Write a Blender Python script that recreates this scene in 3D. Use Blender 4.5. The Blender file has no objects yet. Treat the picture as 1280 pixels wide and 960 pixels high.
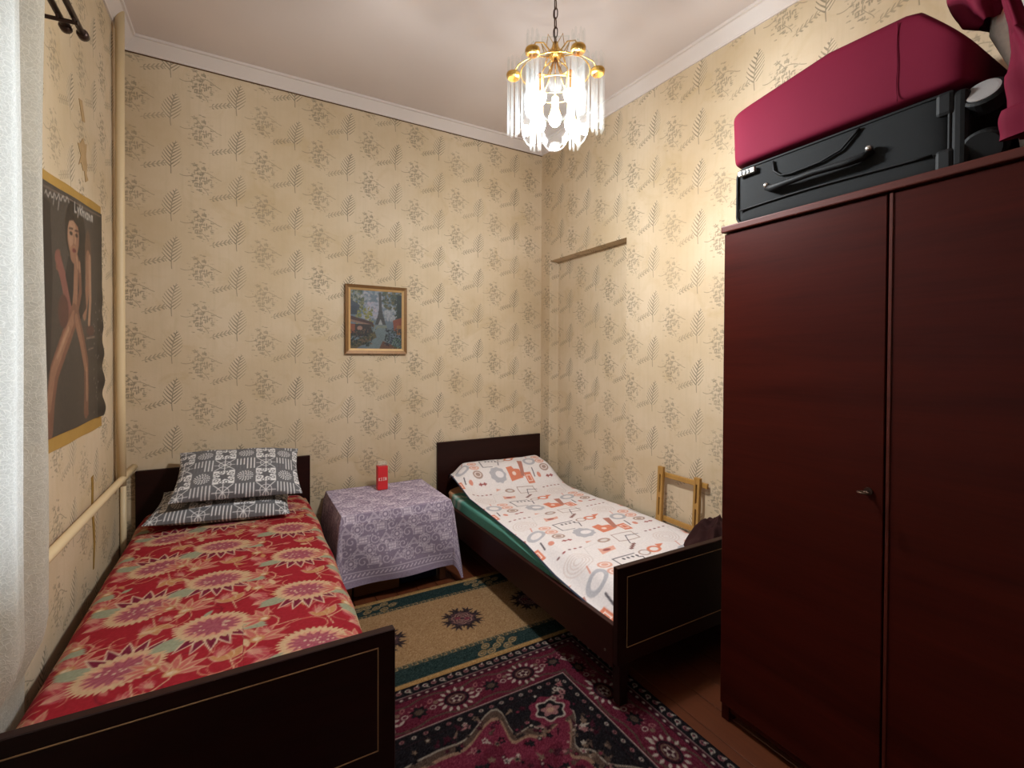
import bpy, bmesh, math, random
import numpy as np
from mathutils import Vector, Matrix
random.seed(7)
rng = np.random.default_rng(7)
scene = bpy.context.scene
C = bpy.context.collection
PI = math.pi

# ------------------------------------------------------------------ camera, world, exposure
cam_d = bpy.data.cameras.new('camera')
cam = bpy.data.objects.new('camera', cam_d); C.objects.link(cam)
F_PX, CY_PX = 590.6, 453.1
YAW, PITCH, ROLL = 0.51676, -0.01237, 0.004366
cam_d.sensor_width = 36.0
cam_d.lens = F_PX / 1280 * 36.0
cam_d.shift_y = -(480 - CY_PX) / 1280
cam_d.clip_start = 0.02
fw = Vector((math.sin(YAW) * math.cos(PITCH), math.cos(YAW) * math.cos(PITCH), math.sin(PITCH)))
rt0 = Vector((math.cos(YAW), -math.sin(YAW), 0)); up0 = rt0.cross(fw)
rt = rt0 * math.cos(ROLL) + up0 * math.sin(ROLL)
up = up0 * math.cos(ROLL) - rt0 * math.sin(ROLL)
M = Matrix((rt, up, -fw)).transposed().to_4x4()
M.translation = (0, 0, 1.35)
cam.matrix_world = M
scene.camera = cam

world = bpy.data.worlds.new('overcast_sky'); scene.world = world
world.use_nodes = True
bg = world.node_tree.nodes['Background']
bg.inputs['Color'].default_value = (0.80, 0.90, 1.0, 1)
bg.inputs['Strength'].default_value = 5.0
scene.view_settings.view_transform = 'Standard'
scene.view_settings.look = 'None'
scene.view_settings.exposure = 0.0
scene.view_settings.gamma = 1.0
scene.view_settings.use_curve_mapping = False
scene.cycles.max_bounces = 8; scene.cycles.diffuse_bounces = 4; scene.cycles.glossy_bounces = 3; scene.cycles.transparent_max_bounces = 16
BULB_W = 1060.0                       # emission strength of the chandelier bulbs
WARM = (1.0, 0.99, 0.98, 1); COOL = (0.74, 0.94, 1.12, 1)

# ------------------------------------------------------------------ room measures
XL, XR, YB, YR = -0.557, 2.12, 3.25, -1.9       # left, right, back, rear wall faces
def zc(y): return 2.985 - 0.035 * (YB - y)      # lower edge of the cornice: the old ceiling sags towards the room
COR = 0.075

# ------------------------------------------------------------------ colour and node helpers
def lin1(c):
    c = c / 255.0
    return c / 12.92 if c <= 0.04045 else ((c + 0.055) / 1.055) ** 2.4
def lin(r, g, b): return (lin1(r), lin1(g), lin1(b), 1.0)
def lin_np(a):
    a = np.clip(a, 0, 255) / 255.0
    return np.where(a <= 0.04045, a / 12.92, ((a + 0.055) / 1.055) ** 2.4)

class X:
    """a value in a node tree, with arithmetic"""
    def __init__(s, nt, sock): s.nt, s.sock = nt, sock
    def op(s, o, *a):
        n = s.nt.nodes.new('ShaderNodeMath'); n.operation = o
        for i, v in enumerate((s,) + a):
            if isinstance(v, X): s.nt.links.new(v.sock, n.inputs[i])
            else: n.inputs[i].default_value = v
        return X(s.nt, n.outputs[0])
    def const(s, v):
        n = s.nt.nodes.new('ShaderNodeValue'); n.outputs[0].default_value = v
        return X(s.nt, n.outputs[0])
    def __add__(s, b): return s.op('ADD', b)
    __radd__ = __add__
    def __sub__(s, b): return s.op('SUBTRACT', b)
    def __rsub__(s, b): return s.const(b).op('SUBTRACT', s)
    def __mul__(s, b): return s.op('MULTIPLY', b)
    __rmul__ = __mul__
    def __truediv__(s, b): return s.op('DIVIDE', b)
    def abs(s): return s.op('ABSOLUTE')
    def floor(s): return s.op('FLOOR')
    def frac(s): return s.op('FRACT')
    def sin(s): return s.op('SINE')
    def sqrt(s): return s.op('SQRT')
    def min(s, b): return s.op('MINIMUM', b)
    def max(s, b): return s.op('MAXIMUM', b)
    def lt(s, b): return s.op('LESS_THAN', b)
    def gt(s, b): return s.op('GREATER_THAN', b)
    def clamp(s): return s.op('MAXIMUM', 0.0).op('MINIMUM', 1.0)
    def below(s, e, soft):                       # 1 under e, 0 over e + soft
        return (1.0 - (s - e) / soft).clamp()

def new_mat(name):
    m = bpy.data.materials.new(name); m.use_nodes = True
    nt = m.node_tree
    return m, nt, nt.nodes['Principled BSDF']
def noise(nt, vec, scale, detail=3, rough=0.55, dims='3D', dist=0.0):
    n = nt.nodes.new('ShaderNodeTexNoise'); n.noise_dimensions = dims
    n.inputs['Scale'].default_value = scale; n.inputs['Detail'].default_value = detail
    n.inputs['Roughness'].default_value = rough; n.inputs['Distortion'].default_value = dist
    if vec is not None: nt.links.new(vec, n.inputs['Vector'])
    return X(nt, n.outputs['Fac'])
def mapping(nt, vec, scale=(1, 1, 1), rot=(0, 0, 0), loc=(0, 0, 0)):
    n = nt.nodes.new('ShaderNodeMapping')
    n.inputs['Scale'].default_value = scale; n.inputs['Rotation'].default_value = rot; n.inputs['Location'].default_value = loc
    nt.links.new(vec, n.inputs['Vector']); return n.outputs[0]
def texco(nt, which='Object'):
    return nt.nodes.new('ShaderNodeTexCoord').outputs[which]
def mix(nt, fac, a, b):
    n = nt.nodes.new('ShaderNodeMix'); n.data_type = 'RGBA'
    if isinstance(fac, X): nt.links.new(fac.sock, n.inputs[0])
    else: n.inputs[0].default_value = fac
    for i, v in ((6, a), (7, b)):
        if isinstance(v, tuple): n.inputs[i].default_value = v
        else: nt.links.new(v, n.inputs[i])
    return n.outputs[2]
def bump(nt, bsdf, h, strength=0.3, dist=0.002):
    b = nt.nodes.new('ShaderNodeBump'); b.inputs['Strength'].default_value = strength; b.inputs['Distance'].default_value = dist
    nt.links.new(h.sock, b.inputs['Height']); nt.links.new(b.outputs[0], bsdf.inputs['Normal'])
def spec(b, v): b.inputs['Specular IOR Level'].default_value = v

def plain(name, rgb, rough=0.6, metal=0.0, sp=0.4, var=0.12, nscale=14, bmp=0.15, bdist=0.001, coat=0.0):
    m, nt, b = new_mat(name)
    c = lin(*rgb)
    d = tuple(x * (1 - var) for x in c[:3]) + (1,); e = tuple(min(1, x * (1 + var)) for x in c[:3]) + (1,)
    n = noise(nt, texco(nt), nscale, 4)
    nt.links.new(mix(nt, n, d, e), b.inputs['Base Color'])
    b.inputs['Roughness'].default_value = rough; b.inputs['Metallic'].default_value = metal; spec(b, sp)
    b.inputs['Coat Weight'].default_value = coat
    if bmp: bump(nt, b, noise(nt, texco(nt), nscale * 8, 3), bmp, bdist)
    return m

def wood(name, dark, light, axis='Y', rough=0.35, sc=5.0, coat=0.0, sp=0.5):
    m, nt, b = new_mat(name)
    s = {'X': (0.35, 6, 6), 'Y': (6, 0.35, 6), 'Z': (6, 6, 0.35)}[axis]
    v = mapping(nt, texco(nt), s)
    g = noise(nt, v, sc, 6, 0.65, dist=0.6)
    g2 = noise(nt, v, sc * 7, 3, 0.6)
    t = (g * 1.5 - 0.25 + (g2 - 0.5) * 0.6).clamp()
    nt.links.new(mix(nt, t, lin(*dark), lin(*light)), b.inputs['Base Color'])
    b.inputs['Roughness'].default_value = rough; spec(b, sp); b.inputs['Coat Weight'].default_value = coat
    b.inputs['Coat Roughness'].default_value = 0.25
    bump(nt, b, g2, 0.08, 0.001)
    return m

def attr_mat(name, rough=0.9, weave=900, wb=0.25, sp=0.15, sheen=0.0, attr='col'):
    m, nt, b = new_mat(name)
    a = nt.nodes.new('ShaderNodeAttribute'); a.attribute_name = attr
    n = noise(nt, texco(nt), weave / 6, 2)
    dark = nt.nodes.new('ShaderNodeMix'); dark.data_type = 'RGBA'; dark.blend_type = 'MULTIPLY'; dark.inputs[0].default_value = 1.0
    nt.links.new(a.outputs['Color'], dark.inputs[6])
    nt.links.new(mix(nt, n, (0.8, 0.8, 0.8, 1), (1.1, 1.1, 1.1, 1)), dark.inputs[7])
    nt.links.new(dark.outputs[2], b.inputs['Base Color'])
    b.inputs['Roughness'].default_value = rough; spec(b, sp); b.inputs['Sheen Weight'].default_value = sheen
    if wb: bump(nt, b, noise(nt, texco(nt), weave, 2), wb, 0.001)
    return m

# ------------------------------------------------------------------ mesh helpers
def link(name, me, mat, parent=None, loc=None):
    o = bpy.data.objects.new(name, me)
    if mat is not None and not me.materials: me.materials.append(mat)
    C.objects.link(o)
    if parent is not None: o.parent = parent
    if loc is not None: o.location = loc
    return o
def root_of(p):
    v = Vector((0, 0, 0))
    while p is not None:
        v = v + Vector(p.location); p = p.parent
    return v
def from_bm(name, bm, mat, parent=None, base=None, smooth=False):
    """verts given in world space; origin at the base of the thing (or of its parent)"""
    off = root_of(parent) if parent is not None else Vector(base if base is not None else (0, 0, 0))
    bmesh.ops.translate(bm, verts=bm.verts, vec=-off)
    bmesh.ops.recalc_face_normals(bm, faces=bm.faces)
    me = bpy.data.meshes.new(name); bm.to_mesh(me); bm.free()
    if smooth:
        me.polygons.foreach_set('use_smooth', [True] * len(me.polygons))
    o = link(name, me, mat, parent)
    if parent is None: o.location = off
    return o
def b_box(bm, x0, x1, y0, y1, z0, z1, bev=0.0, seg=1):
    r = bmesh.ops.create_cube(bm, size=1)
    for v in r['verts']:
        v.co = Vector(((x0 + x1) / 2 + v.co.x * (x1 - x0), (y0 + y1) / 2 + v.co.y * (y1 - y0), (z0 + z1) / 2 + v.co.z * (z1 - z0)))
    if bev:
        ed = list({e for v in r['verts'] for e in v.link_edges})
        bmesh.ops.bevel(bm, geom=ed, offset=bev, segments=seg, affect='EDGES', profile=0.5)
def box(name, x0, x1, y0, y1, z0, z1, mat, parent=None, bev=0.003, base=None, seg=1):
    bm = bmesh.new(); b_box(bm, x0, x1, y0, y1, z0, z1, bev, seg)
    return from_bm(name, bm, mat, parent, base if base is not None else ((x0 + x1) / 2, (y0 + y1) / 2, z0))
def b_lathe(bm, prof, seg=16, c=(0, 0, 0)):
    rings = []
    for r, z in prof:
        if r < 1e-6: rings.append([bm.verts.new((c[0], c[1], c[2] + z))])
        else: rings.append([bm.verts.new((c[0] + r * math.cos(2 * PI * i / seg), c[1] + r * math.sin(2 * PI * i / seg), c[2] + z)) for i in range(seg)])
    for a, b in zip(rings, rings[1:]):
        for i in range(seg):
            j = (i + 1) % seg
            if len(a) == 1 and len(b) == 1: continue
            if len(a) == 1: bm.faces.new((a[0], b[i], b[j]))
            elif len(b) == 1: bm.faces.new((a[i], a[j], b[0]))
            else: bm.faces.new((a[i], a[j], b[j], b[i]))
def b_tube(bm, pts, r, seg=10, caps=True):
    pts = [Vector(p) for p in pts]; rings = []
    n = len(pts)
    prev = None
    for i, p in enumerate(pts):
        t = (pts[min(i + 1, n - 1)] - pts[max(i - 1, 0)]).normalized()
        a = prev if prev is not None else (Vector((0, 0, 1)) if abs(t.z) < 0.9 else Vector((1, 0, 0)))
        u = (a - t * a.dot(t)).normalized(); w = t.cross(u); prev = u
        rr = r[i] if isinstance(r, (list, tuple)) else r
        rings.append([bm.verts.new(p + (u * math.cos(2 * PI * k / seg) + w * math.sin(2 * PI * k / seg)) * rr) for k in range(seg)])
    for a, b in zip(rings, rings[1:]):
        for k in range(seg): bm.faces.new((a[k], a[(k + 1) % seg], b[(k + 1) % seg], b[k]))
    if caps: bm.faces.new(rings[0][::-1]); bm.faces.new(rings[-1])
def tube(name, pts, r, mat, parent=None, base=None, seg=12):
    bm = bmesh.new(); b_tube(bm, pts, r, seg)
    return from_bm(name, bm, mat, parent, base, smooth=True)
def grid_mesh(name, P, col=None, mat=None, parent=None, base=None, wrap_u=False, uv=None):
    """P: (H, W, 3) world positions; col: (H, W, 3) sRGB 0-255"""
    H, W, _ = P.shape
    off = np.array(root_of(parent) if parent is not None else (base if base is not None else (0, 0, 0)), float)
    me = bpy.data.meshes.new(name)
    me.vertices.add(H * W); me.vertices.foreach_set('co', (P - off).astype(np.float32).ravel())
    i = np.arange(H - 1)[:, None]; j = np.arange(W if wrap_u else W - 1)[None, :]; j2 = (j + 1) % W
    q = np.stack([i * W + j, i * W + j2, (i + 1) * W + j2, (i + 1) * W + j], -1).reshape(-1, 4)
    n = len(q)
    me.loops.add(4 * n); me.loops.foreach_set('vertex_index', q.astype(np.int32).ravel())
    me.polygons.add(n); me.polygons.foreach_set('loop_start', (np.arange(n) * 4).astype(np.int32))
    me.update(calc_edges=True)
    me.polygons.foreach_set('use_smooth', np.ones(n, bool))
    if col is not None:
        a = me.color_attributes.new('col', 'FLOAT_COLOR', 'POINT')
        rgba = np.ones((H * W, 4), np.float32); rgba[:, :3] = lin_np(col.reshape(-1, 3))
        a.data.foreach_set('color', rgba.ravel())
    o = link(name, me, mat, parent)
    if parent is None: o.location = off
    return o
def thing(name, label, cat, loc, group=None):
    o = bpy.data.objects.new(name, None); C.objects.link(o); o.location = loc
    o.empty_display_size = 0.1
    return tag(o, label, cat, group)
def tag(o, label, cat, group=None):
    o['label'] = label; o['category'] = cat
    if group: o['group'] = group
    return o
def struct(o): o['kind'] = 'structure'; return o

# ------------------------------------------------------------------ painter for woven and printed cloth
class Canvas:
    def __init__(s, w, h, step, base):
        s.w, s.h = w, h
        s.W, s.H = int(round(w / step)) + 1, int(round(h / step)) + 1
        s.x = np.linspace(0, w, s.W); s.y = np.linspace(0, h, s.H)
        s.img = np.empty((s.H, s.W, 3)); s.img[:] = base
        s.aa = max(w / (s.W - 1), h / (s.H - 1))
    def _win(s, x0, x1, y0, y1):
        a, b = np.searchsorted(s.x, x0 - s.aa), np.searchsorted(s.x, x1 + s.aa)
        c, d = np.searchsorted(s.y, y0 - s.aa), np.searchsorted(s.y, y1 + s.aa)
        if a >= b or c >= d: return None
        X_, Y_ = np.meshgrid(s.x[a:b], s.y[c:d]); return (slice(c, d), slice(a, b)), X_, Y_
    def _put(s, sl, m, col, alpha=1.0):
        m = (np.clip(m, 0, 1) * alpha)[..., None]
        s.img[sl] = s.img[sl] * (1 - m) + np.array(col, float) * m
    def ell(s, cx, cy, rx, ry, col, rot=0.0, alpha=1.0, ring=0.0, wob=0, wn=0):
        R = max(rx, ry) * (1 + wob) + s.aa * 2
        w = s._win(cx - R, cx + R, cy - R, cy + R)
        if w is None: return
        sl, X_, Y_ = w
        dx, dy = X_ - cx, Y_ - cy; c, n = math.cos(rot), math.sin(rot)
        u, v = (dx * c + dy * n) / rx, (-dx * n + dy * c) / ry
        d = np.hypot(u, v); mr = min(rx, ry)
        lim = 1.0
        if wn: lim = 1 + wob * np.cos(wn * np.arctan2(v, u))
        m = (lim - d) * mr / s.aa + 0.5
        if ring: m = np.minimum(m, (d - (lim - ring / mr)) * mr / s.aa + 0.5)
        s._put(sl, m, col, alpha)
    def line(s, pts, wd, col, alpha=1.0, taper=False):
        n = len(pts) - 1
        for k, (p, q) in enumerate(zip(pts, pts[1:])):
            w = s._win(min(p[0], q[0]) - wd, max(p[0], q[0]) + wd, min(p[1], q[1]) - wd, max(p[1], q[1]) + wd)
            if w is None: continue
            sl, X_, Y_ = w
            ex, ey = q[0] - p[0], q[1] - p[1]; L = ex * ex + ey * ey + 1e-12
            t = np.clip(((X_ - p[0]) * ex + (Y_ - p[1]) * ey) / L, 0, 1)
            d = np.hypot(X_ - p[0] - t * ex, Y_ - p[1] - t * ey)
            ww = wd / 2 * (1 - 0.8 * (k + t) / n if taper else 1)
            s._put(sl, (ww - d) / s.aa + 0.5, col, alpha)
    def poly(s, pts, col, alpha=1.0):
        xs, ys = [p[0] for p in pts], [p[1] for p in pts]
        w = s._win(min(xs), max(xs), min(ys), max(ys))
        if w is None: return
        sl, X_, Y_ = w
        ins = np.zeros(X_.shape, bool); d = np.full(X_.shape, 1e9)
        for (x1, y1), (x2, y2) in zip(pts, pts[1:] + pts[:1]):
            if y1 != y2:
                cr = ((y1 > Y_) != (y2 > Y_)) & (X_ < (x2 - x1) * (Y_ - y1) / (y2 - y1) + x1)
                ins ^= cr
            ex, ey = x2 - x1, y2 - y1; t = np.clip(((X_ - x1) * ex + (Y_ - y1) * ey) / (ex * ex + ey * ey + 1e-12), 0, 1)
            d = np.minimum(d, np.hypot(X_ - x1 - t * ex, Y_ - y1 - t * ey))
        s._put(sl, np.where(ins, d, -d) / s.aa + 0.5, col, alpha)
    def rect(s, x0, x1, y0, y1, col, alpha=1.0): s.poly([(x0, y0), (x1, y0), (x1, y1), (x0, y1)], col, alpha)
    def leaf(s, x, y, L, wd, ang, col, alpha=1.0):
        c, n = math.cos(ang), math.sin(ang); pts = []
        for t in np.linspace(0, 1, 9): pts.append((t * L, wd / 2 * math.sin(PI * t ** 0.85)))
        for t in np.linspace(1, 0, 9)[1:-1]: pts.append((t * L, -wd / 2 * math.sin(PI * t ** 0.85)))
        s.poly([(x + c * a - n * b, y + n * a + c * b) for a, b in pts], col, alpha)
    def speckle(s, amp, blur=1):
        n = rng.normal(0, amp, (s.H, s.W, 1))
        for _ in range(blur): n = (n + np.roll(n, 1, 0) + np.roll(n, 1, 1) + np.roll(n, 1, (0, 1))) / 2.6
        s.img += n
def wav(x, y, seeds, k0=1.0):
    """smooth lumpy field, about -1..1"""
    r = np.random.default_rng(seeds); o = 0; tot = 0
    for i in range(7):
        a = r.uniform(0, 2 * PI); k = k0 * r.uniform(0.6, 2.2); p = r.uniform(0, 2 * PI); w = 1 / (0.5 + k / k0)
        o = o + w * np.sin((x * math.cos(a) + y * math.sin(a)) * k + p); tot += w
    return o / tot * 1.6

# ------------------------------------------------------------------ materials
def wallpaper_mat():
    m, nt, b = new_mat('faded_fern_wallpaper')
    uvn = nt.nodes.new('ShaderNodeUVMap'); uvn.uv_map = 'UVMap'
    sep = nt.nodes.new('ShaderNodeSeparateXYZ'); nt.links.new(uvn.outputs[0], sep.inputs[0])
    u, v = X(nt, sep.outputs[0]), X(nt, sep.outputs[1])
    jig = noise(nt, uvn.outputs[0], 9, 2, dims='2D') - 0.5
    u = u + jig * 0.006
    CW, CH = 0.316, 0.266
    def cell(uu, vv):
        k = (uu / CW + 0.5).floor()
        cx = uu - k * CW
        par = (k * 0.5).frac() * 2.0
        w = vv + par * (CH / 2)
        r = (w / CH + 0.5).floor()
        return cx, w - r * CH
    # fern frond at the column centre
    cx, cz = cell(u, v)
    bend = (cz + 0.07) * (cz + 0.07) * 1.2
    fx = cx - bend
    ax = fx.abs()
    side = fx.gt(0.0) * 0.0105
    zz = (cz + 0.075) / 0.15                     # 0 foot .. 1 tip
    env = (1.0 - (zz - 0.42) * (zz - 0.42) * 2.9).max(0.0) * 0.046
    inside = (ax.lt(env)) * zz.gt(0.02) * zz.lt(1.0)
    st = ((cz - ax * 0.85 - ax * ax * 5.0 + side) / 0.0205).frac() - 0.5
    rel = ax / env.max(0.001)
    leaf = (st.abs()).below(0.19 - rel * 0.13, 0.09) * inside * rel.gt(0.06)
    stem = ax.below(0.0012, 0.0016) * zz.gt(-0.25) * zz.lt(0.95)
    fern = leaf.max(stem)
    pale = (st.abs() - 0.38).abs().below(0.05, 0.08) * inside * rel.lt(0.9)
    # flowering sprig between the columns
    sx, sz = cell(u - 0.142, v + 0.115)
    comb = nt.nodes.new('ShaderNodeCombineXYZ'); nt.links.new(sx.sock, comb.inputs[0]); nt.links.new(sz.sock, comb.inputs[1])
    vor = nt.nodes.new('ShaderNodeTexVoronoi'); vor.voronoi_dimensions = '2D'; vor.inputs['Scale'].default_value = 78
    nt.links.new(mapping(nt, comb.outputs[0], (1.0, 0.42, 1), (0, 0, 0.5)), vor.inputs['Vector'])
    vd = X(nt, vor.outputs['Distance'])
    vor2 = nt.nodes.new('ShaderNodeTexVoronoi'); vor2.voronoi_dimensions = '2D'; vor2.inputs['Scale'].default_value = 66
    nt.links.new(mapping(nt, comb.outputs[0], (0.36, 1.0, 1), (0, 0, 0.45), (0.3, 0.7, 0)), vor2.inputs['Vector'])
    vd2 = X(nt, vor2.outputs['Distance'])
    nz = noise(nt, comb.outputs[0], 38, 2, dims='2D')
    rr = ((sx / 0.062) * (sx / 0.062) + (sz / 0.082) * (sz / 0.082)).sqrt() + (nz - 0.5) * 1.1
    cl = rr.below(0.62, 0.35)
    leaves = vd.below(0.20, 0.14) * cl
    leaves2 = vd2.below(0.17, 0.12) * rr.below(0.9, 0.3)
    wvs = (sz * 55.0).sin() * 0.012
    vine = (sx - wvs + sz * 0.25).abs().below(0.0010, 0.0016) * sz.abs().lt(0.085)
    wv2 = (sx * 34.0 + 1.0).sin() * 0.018
    vine2 = (sz - wv2 - 0.02).abs().below(0.0010, 0.0016) * sx.abs().lt(0.10)
    # side sprays along the arching stem
    tx, tz = cell(u + 0.075, v + 0.075)
    tax = (tz - tx * 0.35).abs()
    tst = ((tx - tax * 0.9) / 0.020).frac() - 0.5
    spray = tst.abs().below(0.16, 0.10) * tax.lt(0.016) * tx.abs().lt(0.045) * tax.gt(0.0015)
    spray = spray.max(tax.below(0.0008, 0.0015) * tx.abs().lt(0.06))
    motif = fern.max((leaves.max(leaves2)).max(vine.max(vine2)) * 0.85).max(spray * 0.75)
    fade = noise(nt, uvn.outputs[0], 3.2, 4, dims='2D')
    fine = noise(nt, uvn.outputs[0], 60, 3, dims='2D')
    motif = motif * (fade * 1.1 + 0.30).clamp() * (fine * 0.9 + 0.5).clamp()
    stain = noise(nt, uvn.outputs[0], 1.7, 5, 0.6, dims='2D')
    big = noise(nt, uvn.outputs[0], 5.5, 4, 0.6, dims='2D', dist=0.8)
    c0 = mix(nt, (stain * 2.2 - 0.6).clamp(), lin(192, 169, 136), lin(210, 190, 163))
    c1 = mix(nt, (big * 2.4 - 1.35).clamp() * 0.6, c0, lin(174, 146, 100))
    streak = noise(nt, mapping(nt, uvn.outputs[0], (14, 0.5, 1)), 3.0, 3, dims='2D')
    c2 = mix(nt, (streak - 0.5).clamp() * 0.6, c1, lin(176, 158, 128))
    c3 = mix(nt, motif * 0.80, mix(nt, pale * 0.22, c2, lin(228, 214, 190)), lin(104, 97, 82))
    nt.links.new(c3, b.inputs['Base Color'])
    b.inputs['Roughness'].default_value = 0.75; spec(b, 0.2)
    h = noise(nt, uvn.outputs[0], 90, 3, dims='2D')
    bump(nt, b, h, 0.22, 0.002)
    return m

M_WALLP = wallpaper_mat()
M_CEIL = plain('grey_white_plaster', (212, 199, 192), 0.85, sp=0.15, var=0.06, nscale=1.5, bmp=0.2)
M_CORNICE = plain('painted_cornice', (210, 198, 190), 0.6, sp=0.3, var=0.05, nscale=4)
M_PLANK = wood('brown_painted_board', (74, 36, 18), (98, 50, 27), 'Y', 0.38, 3.0, sp=0.5)
M_WARD = wood('mahogany_veneer', (41, 8, 4), (67, 18, 9), 'Y', 0.48, 2.2, coat=0.0, sp=0.08)
M_WARD_EDGE = wood('mahogany_edge', (60, 18, 10), (84, 31, 19), 'Y', 0.45, 3.0, sp=0.25)
M_BED = wood('dark_bed_veneer', (26, 8, 6), (42, 14, 9), 'X', 0.45, 2.2, coat=0.0, sp=0.22)
M_BEDY = wood('dark_bed_rail_veneer', (36, 12, 8), (54, 20, 13), 'Y', 0.45, 2.2, coat=0.0, sp=0.22)
M_TRIM = plain('pale_inlay_strip', (172, 134, 94), 0.4, metal=0.3, bmp=0)
M_SCREW = plain('dull_screw', (120, 110, 100), 0.4, metal=0.9, bmp=0)
M_PIPE = plain('cream_pipe_paint', (214, 190, 150), 0.45, sp=0.4, var=0.06, nscale=6)
M_BRASS = plain('polished_brass', (222, 178, 96), 0.25, metal=0.9, bmp=0)
M_BRONZE = plain('dark_bronze', (58, 40, 32), 0.4, metal=0.6, bmp=0)
M_CHAIN = plain('aged_chain', (92, 70, 56), 0.4, metal=0.7, bmp=0)
M_BLACKP = plain('black_plastic', (15, 15, 16), 0.6, sp=0.2, bmp=0)
M_NICKEL = plain('bright_nickel', (196, 192, 186), 0.25, metal=0.9, bmp=0)
M_SUIT = plain('black_nylon', (14, 15, 16), 0.8, sp=0.25, var=0.15, nscale=40, bmp=0.3)
M_BURG = plain('burgundy_cloth', (98, 14, 38), 0.75, sp=0.12, var=0.10, nscale=5, bmp=0.15)
M_WINDOW = plain('white_window_paint', (222, 220, 214), 0.4, bmp=0)
M_FRAMEW = wood('yellow_pine', (150, 108, 48), (176, 132, 66), 'Z', 0.5, 4)
M_TABLE = wood('brown_table_wood', (84, 50, 30), (110, 70, 44), 'X', 0.5, 3)
M_CARD = plain('brown_cardboard', (122, 86, 58), 0.85, sp=0.1)
M_NAVY = plain('navy_card', (26, 34, 66), 0.6, sp=0.2)
M_DARKCL = plain('dark_brown_cloth', (46, 22, 20), 0.85, sp=0.15, var=0.2, nscale=12)
M_SHEET = None

# ------------------------------------------------------------------ setting
def uv_quad_mesh(name, quads, mat, parent=None):
    """quads: list of (4 points, 4 uvs)"""
    me = bpy.data.meshes.new(name); V = []; Fc = []; U = []
    for pts, uvs in quads:
        n = len(V); V += pts; Fc.append(tuple(range(n, n + len(pts)))); U += uvs
    me.from_pydata(V, [], Fc); uv = me.uv_layers.new(name='UVMap')
    for i, c in enumerate(U): uv.data[i].uv = c
    me.update(); return link(name, me, mat, parent)
TH = 0.2
ZT = 3.2
# fern phase: columns at x = -0.03 + k * 0.316 on the back wall, fronds at z = 1.28 there
def ub(x): return x + 0.035
def vb(z): return z - 1.281
w = uv_quad_mesh('wall_back', [([(XL - TH, YB, 0), (XR + TH, YB, 0), (XR + TH, YB, ZT), (XL - TH, YB, ZT)],
                                [(ub(XL - TH), vb(0)), (ub(XR + TH), vb(0)), (ub(XR + TH), vb(ZT)), (ub(XL - TH), vb(ZT))]),
                               ([(XR + TH, YB + TH, 0), (XL - TH, YB + TH, 0), (XL - TH, YB + TH, ZT), (XR + TH, YB + TH, ZT)], [(0, 0), (1, 0), (1, 1), (0, 1)])], M_WALLP)
struct(w)
# right wall with the shallow papered-over doorway recess
ny0, ny1, nz1, nd = 2.262, 3.13, 2.112, 0.088
def ur(y): return -(y - 2.037)
def vr(z): return z - 1.405
def quad_r(x, y0, y1, z0, z1):
    return ([(x, y1, z0), (x, y0, z0), (x, y0, z1), (x, y1, z1)], [(ur(y1), vr(z0)), (ur(y0), vr(z0)), (ur(y0), vr(z1)), (ur(y1), vr(z1))])
Q = [quad_r(XR, YR - TH, ny0, 0, ZT), quad_r(XR, ny1, YB + TH, 0, ZT), quad_r(XR, ny0, ny1, nz1, ZT), quad_r(XR + nd, ny0, ny1, 0, nz1)]
Q.append(([(XR, ny0, nz1), (XR, ny1, nz1), (XR + nd, ny1, nz1), (XR + nd, ny0, nz1)], [(ur(ny0), vr(nz1)), (ur(ny1), vr(nz1)), (ur(ny1), vr(nz1) + nd), (ur(ny0), vr(nz1) + nd)]))
for y in (ny0, ny1):
    s = 1 if y == ny1 else -1
    Q.append(([(XR, y, 0), (XR + nd, y, 0), (XR + nd, y, nz1), (XR, y, nz1)], [(ur(y), vr(0)), (ur(y) + s * nd, vr(0)), (ur(y) + s * nd, vr(nz1)), (ur(y), vr(nz1))]))
struct(uv_quad_mesh('wall_right', Q, M_WALLP))
# left wall with the window opening
wy0, wy1, wz0, wz1 = 0.35, 1.62, 0.80, 2.25
def ul(y): return y - 2.03
def quad_l(y0, y1, z0, z1, x=XL):
    return ([(x, y0, z0), (x, y1, z0), (x, y1, z1), (x, y0, z1)], [(ul(y0), vr(z0)), (ul(y1), vr(z0)), (ul(y1), vr(z1)), (ul(y0), vr(z1))])
Q = [quad_l(YR - TH, wy0, 0, ZT), quad_l(wy1, YB + TH, 0, ZT), quad_l(wy0, wy1, 0, wz0), quad_l(wy0, wy1, wz1, ZT)]
wall_left = struct(uv_quad_mesh('wall_left', Q, M_WALLP))
bm = bmesh.new()
for y in (wy0 - 0.01, wy1 + 0.01): b_box(bm, XL - TH - 0.02, XL - 0.001, min(y, y + (0.01 if y > 1 else -0.01)), max(y, y + (0.01 if y > 1 else -0.01)), wz0, wz1)
for z in (wz0 - 0.01, wz1 + 0.01): b_box(bm, XL - TH - 0.02, XL - 0.001, wy0 - 0.02, wy1 + 0.02, z - 0.01, z + 0.01)
from_bm('window_reveal', bm, M_WINDOW, wall_left)
struct(uv_quad_mesh('wall_rear', [([(XR + TH, YR, 0), (XL - TH, YR, 0), (XL - TH, YR, ZT), (XR + TH, YR, ZT)], [(0, 0), (2.9, 0), (2.9, ZT), (0, ZT)])], M_WALLP))
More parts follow.
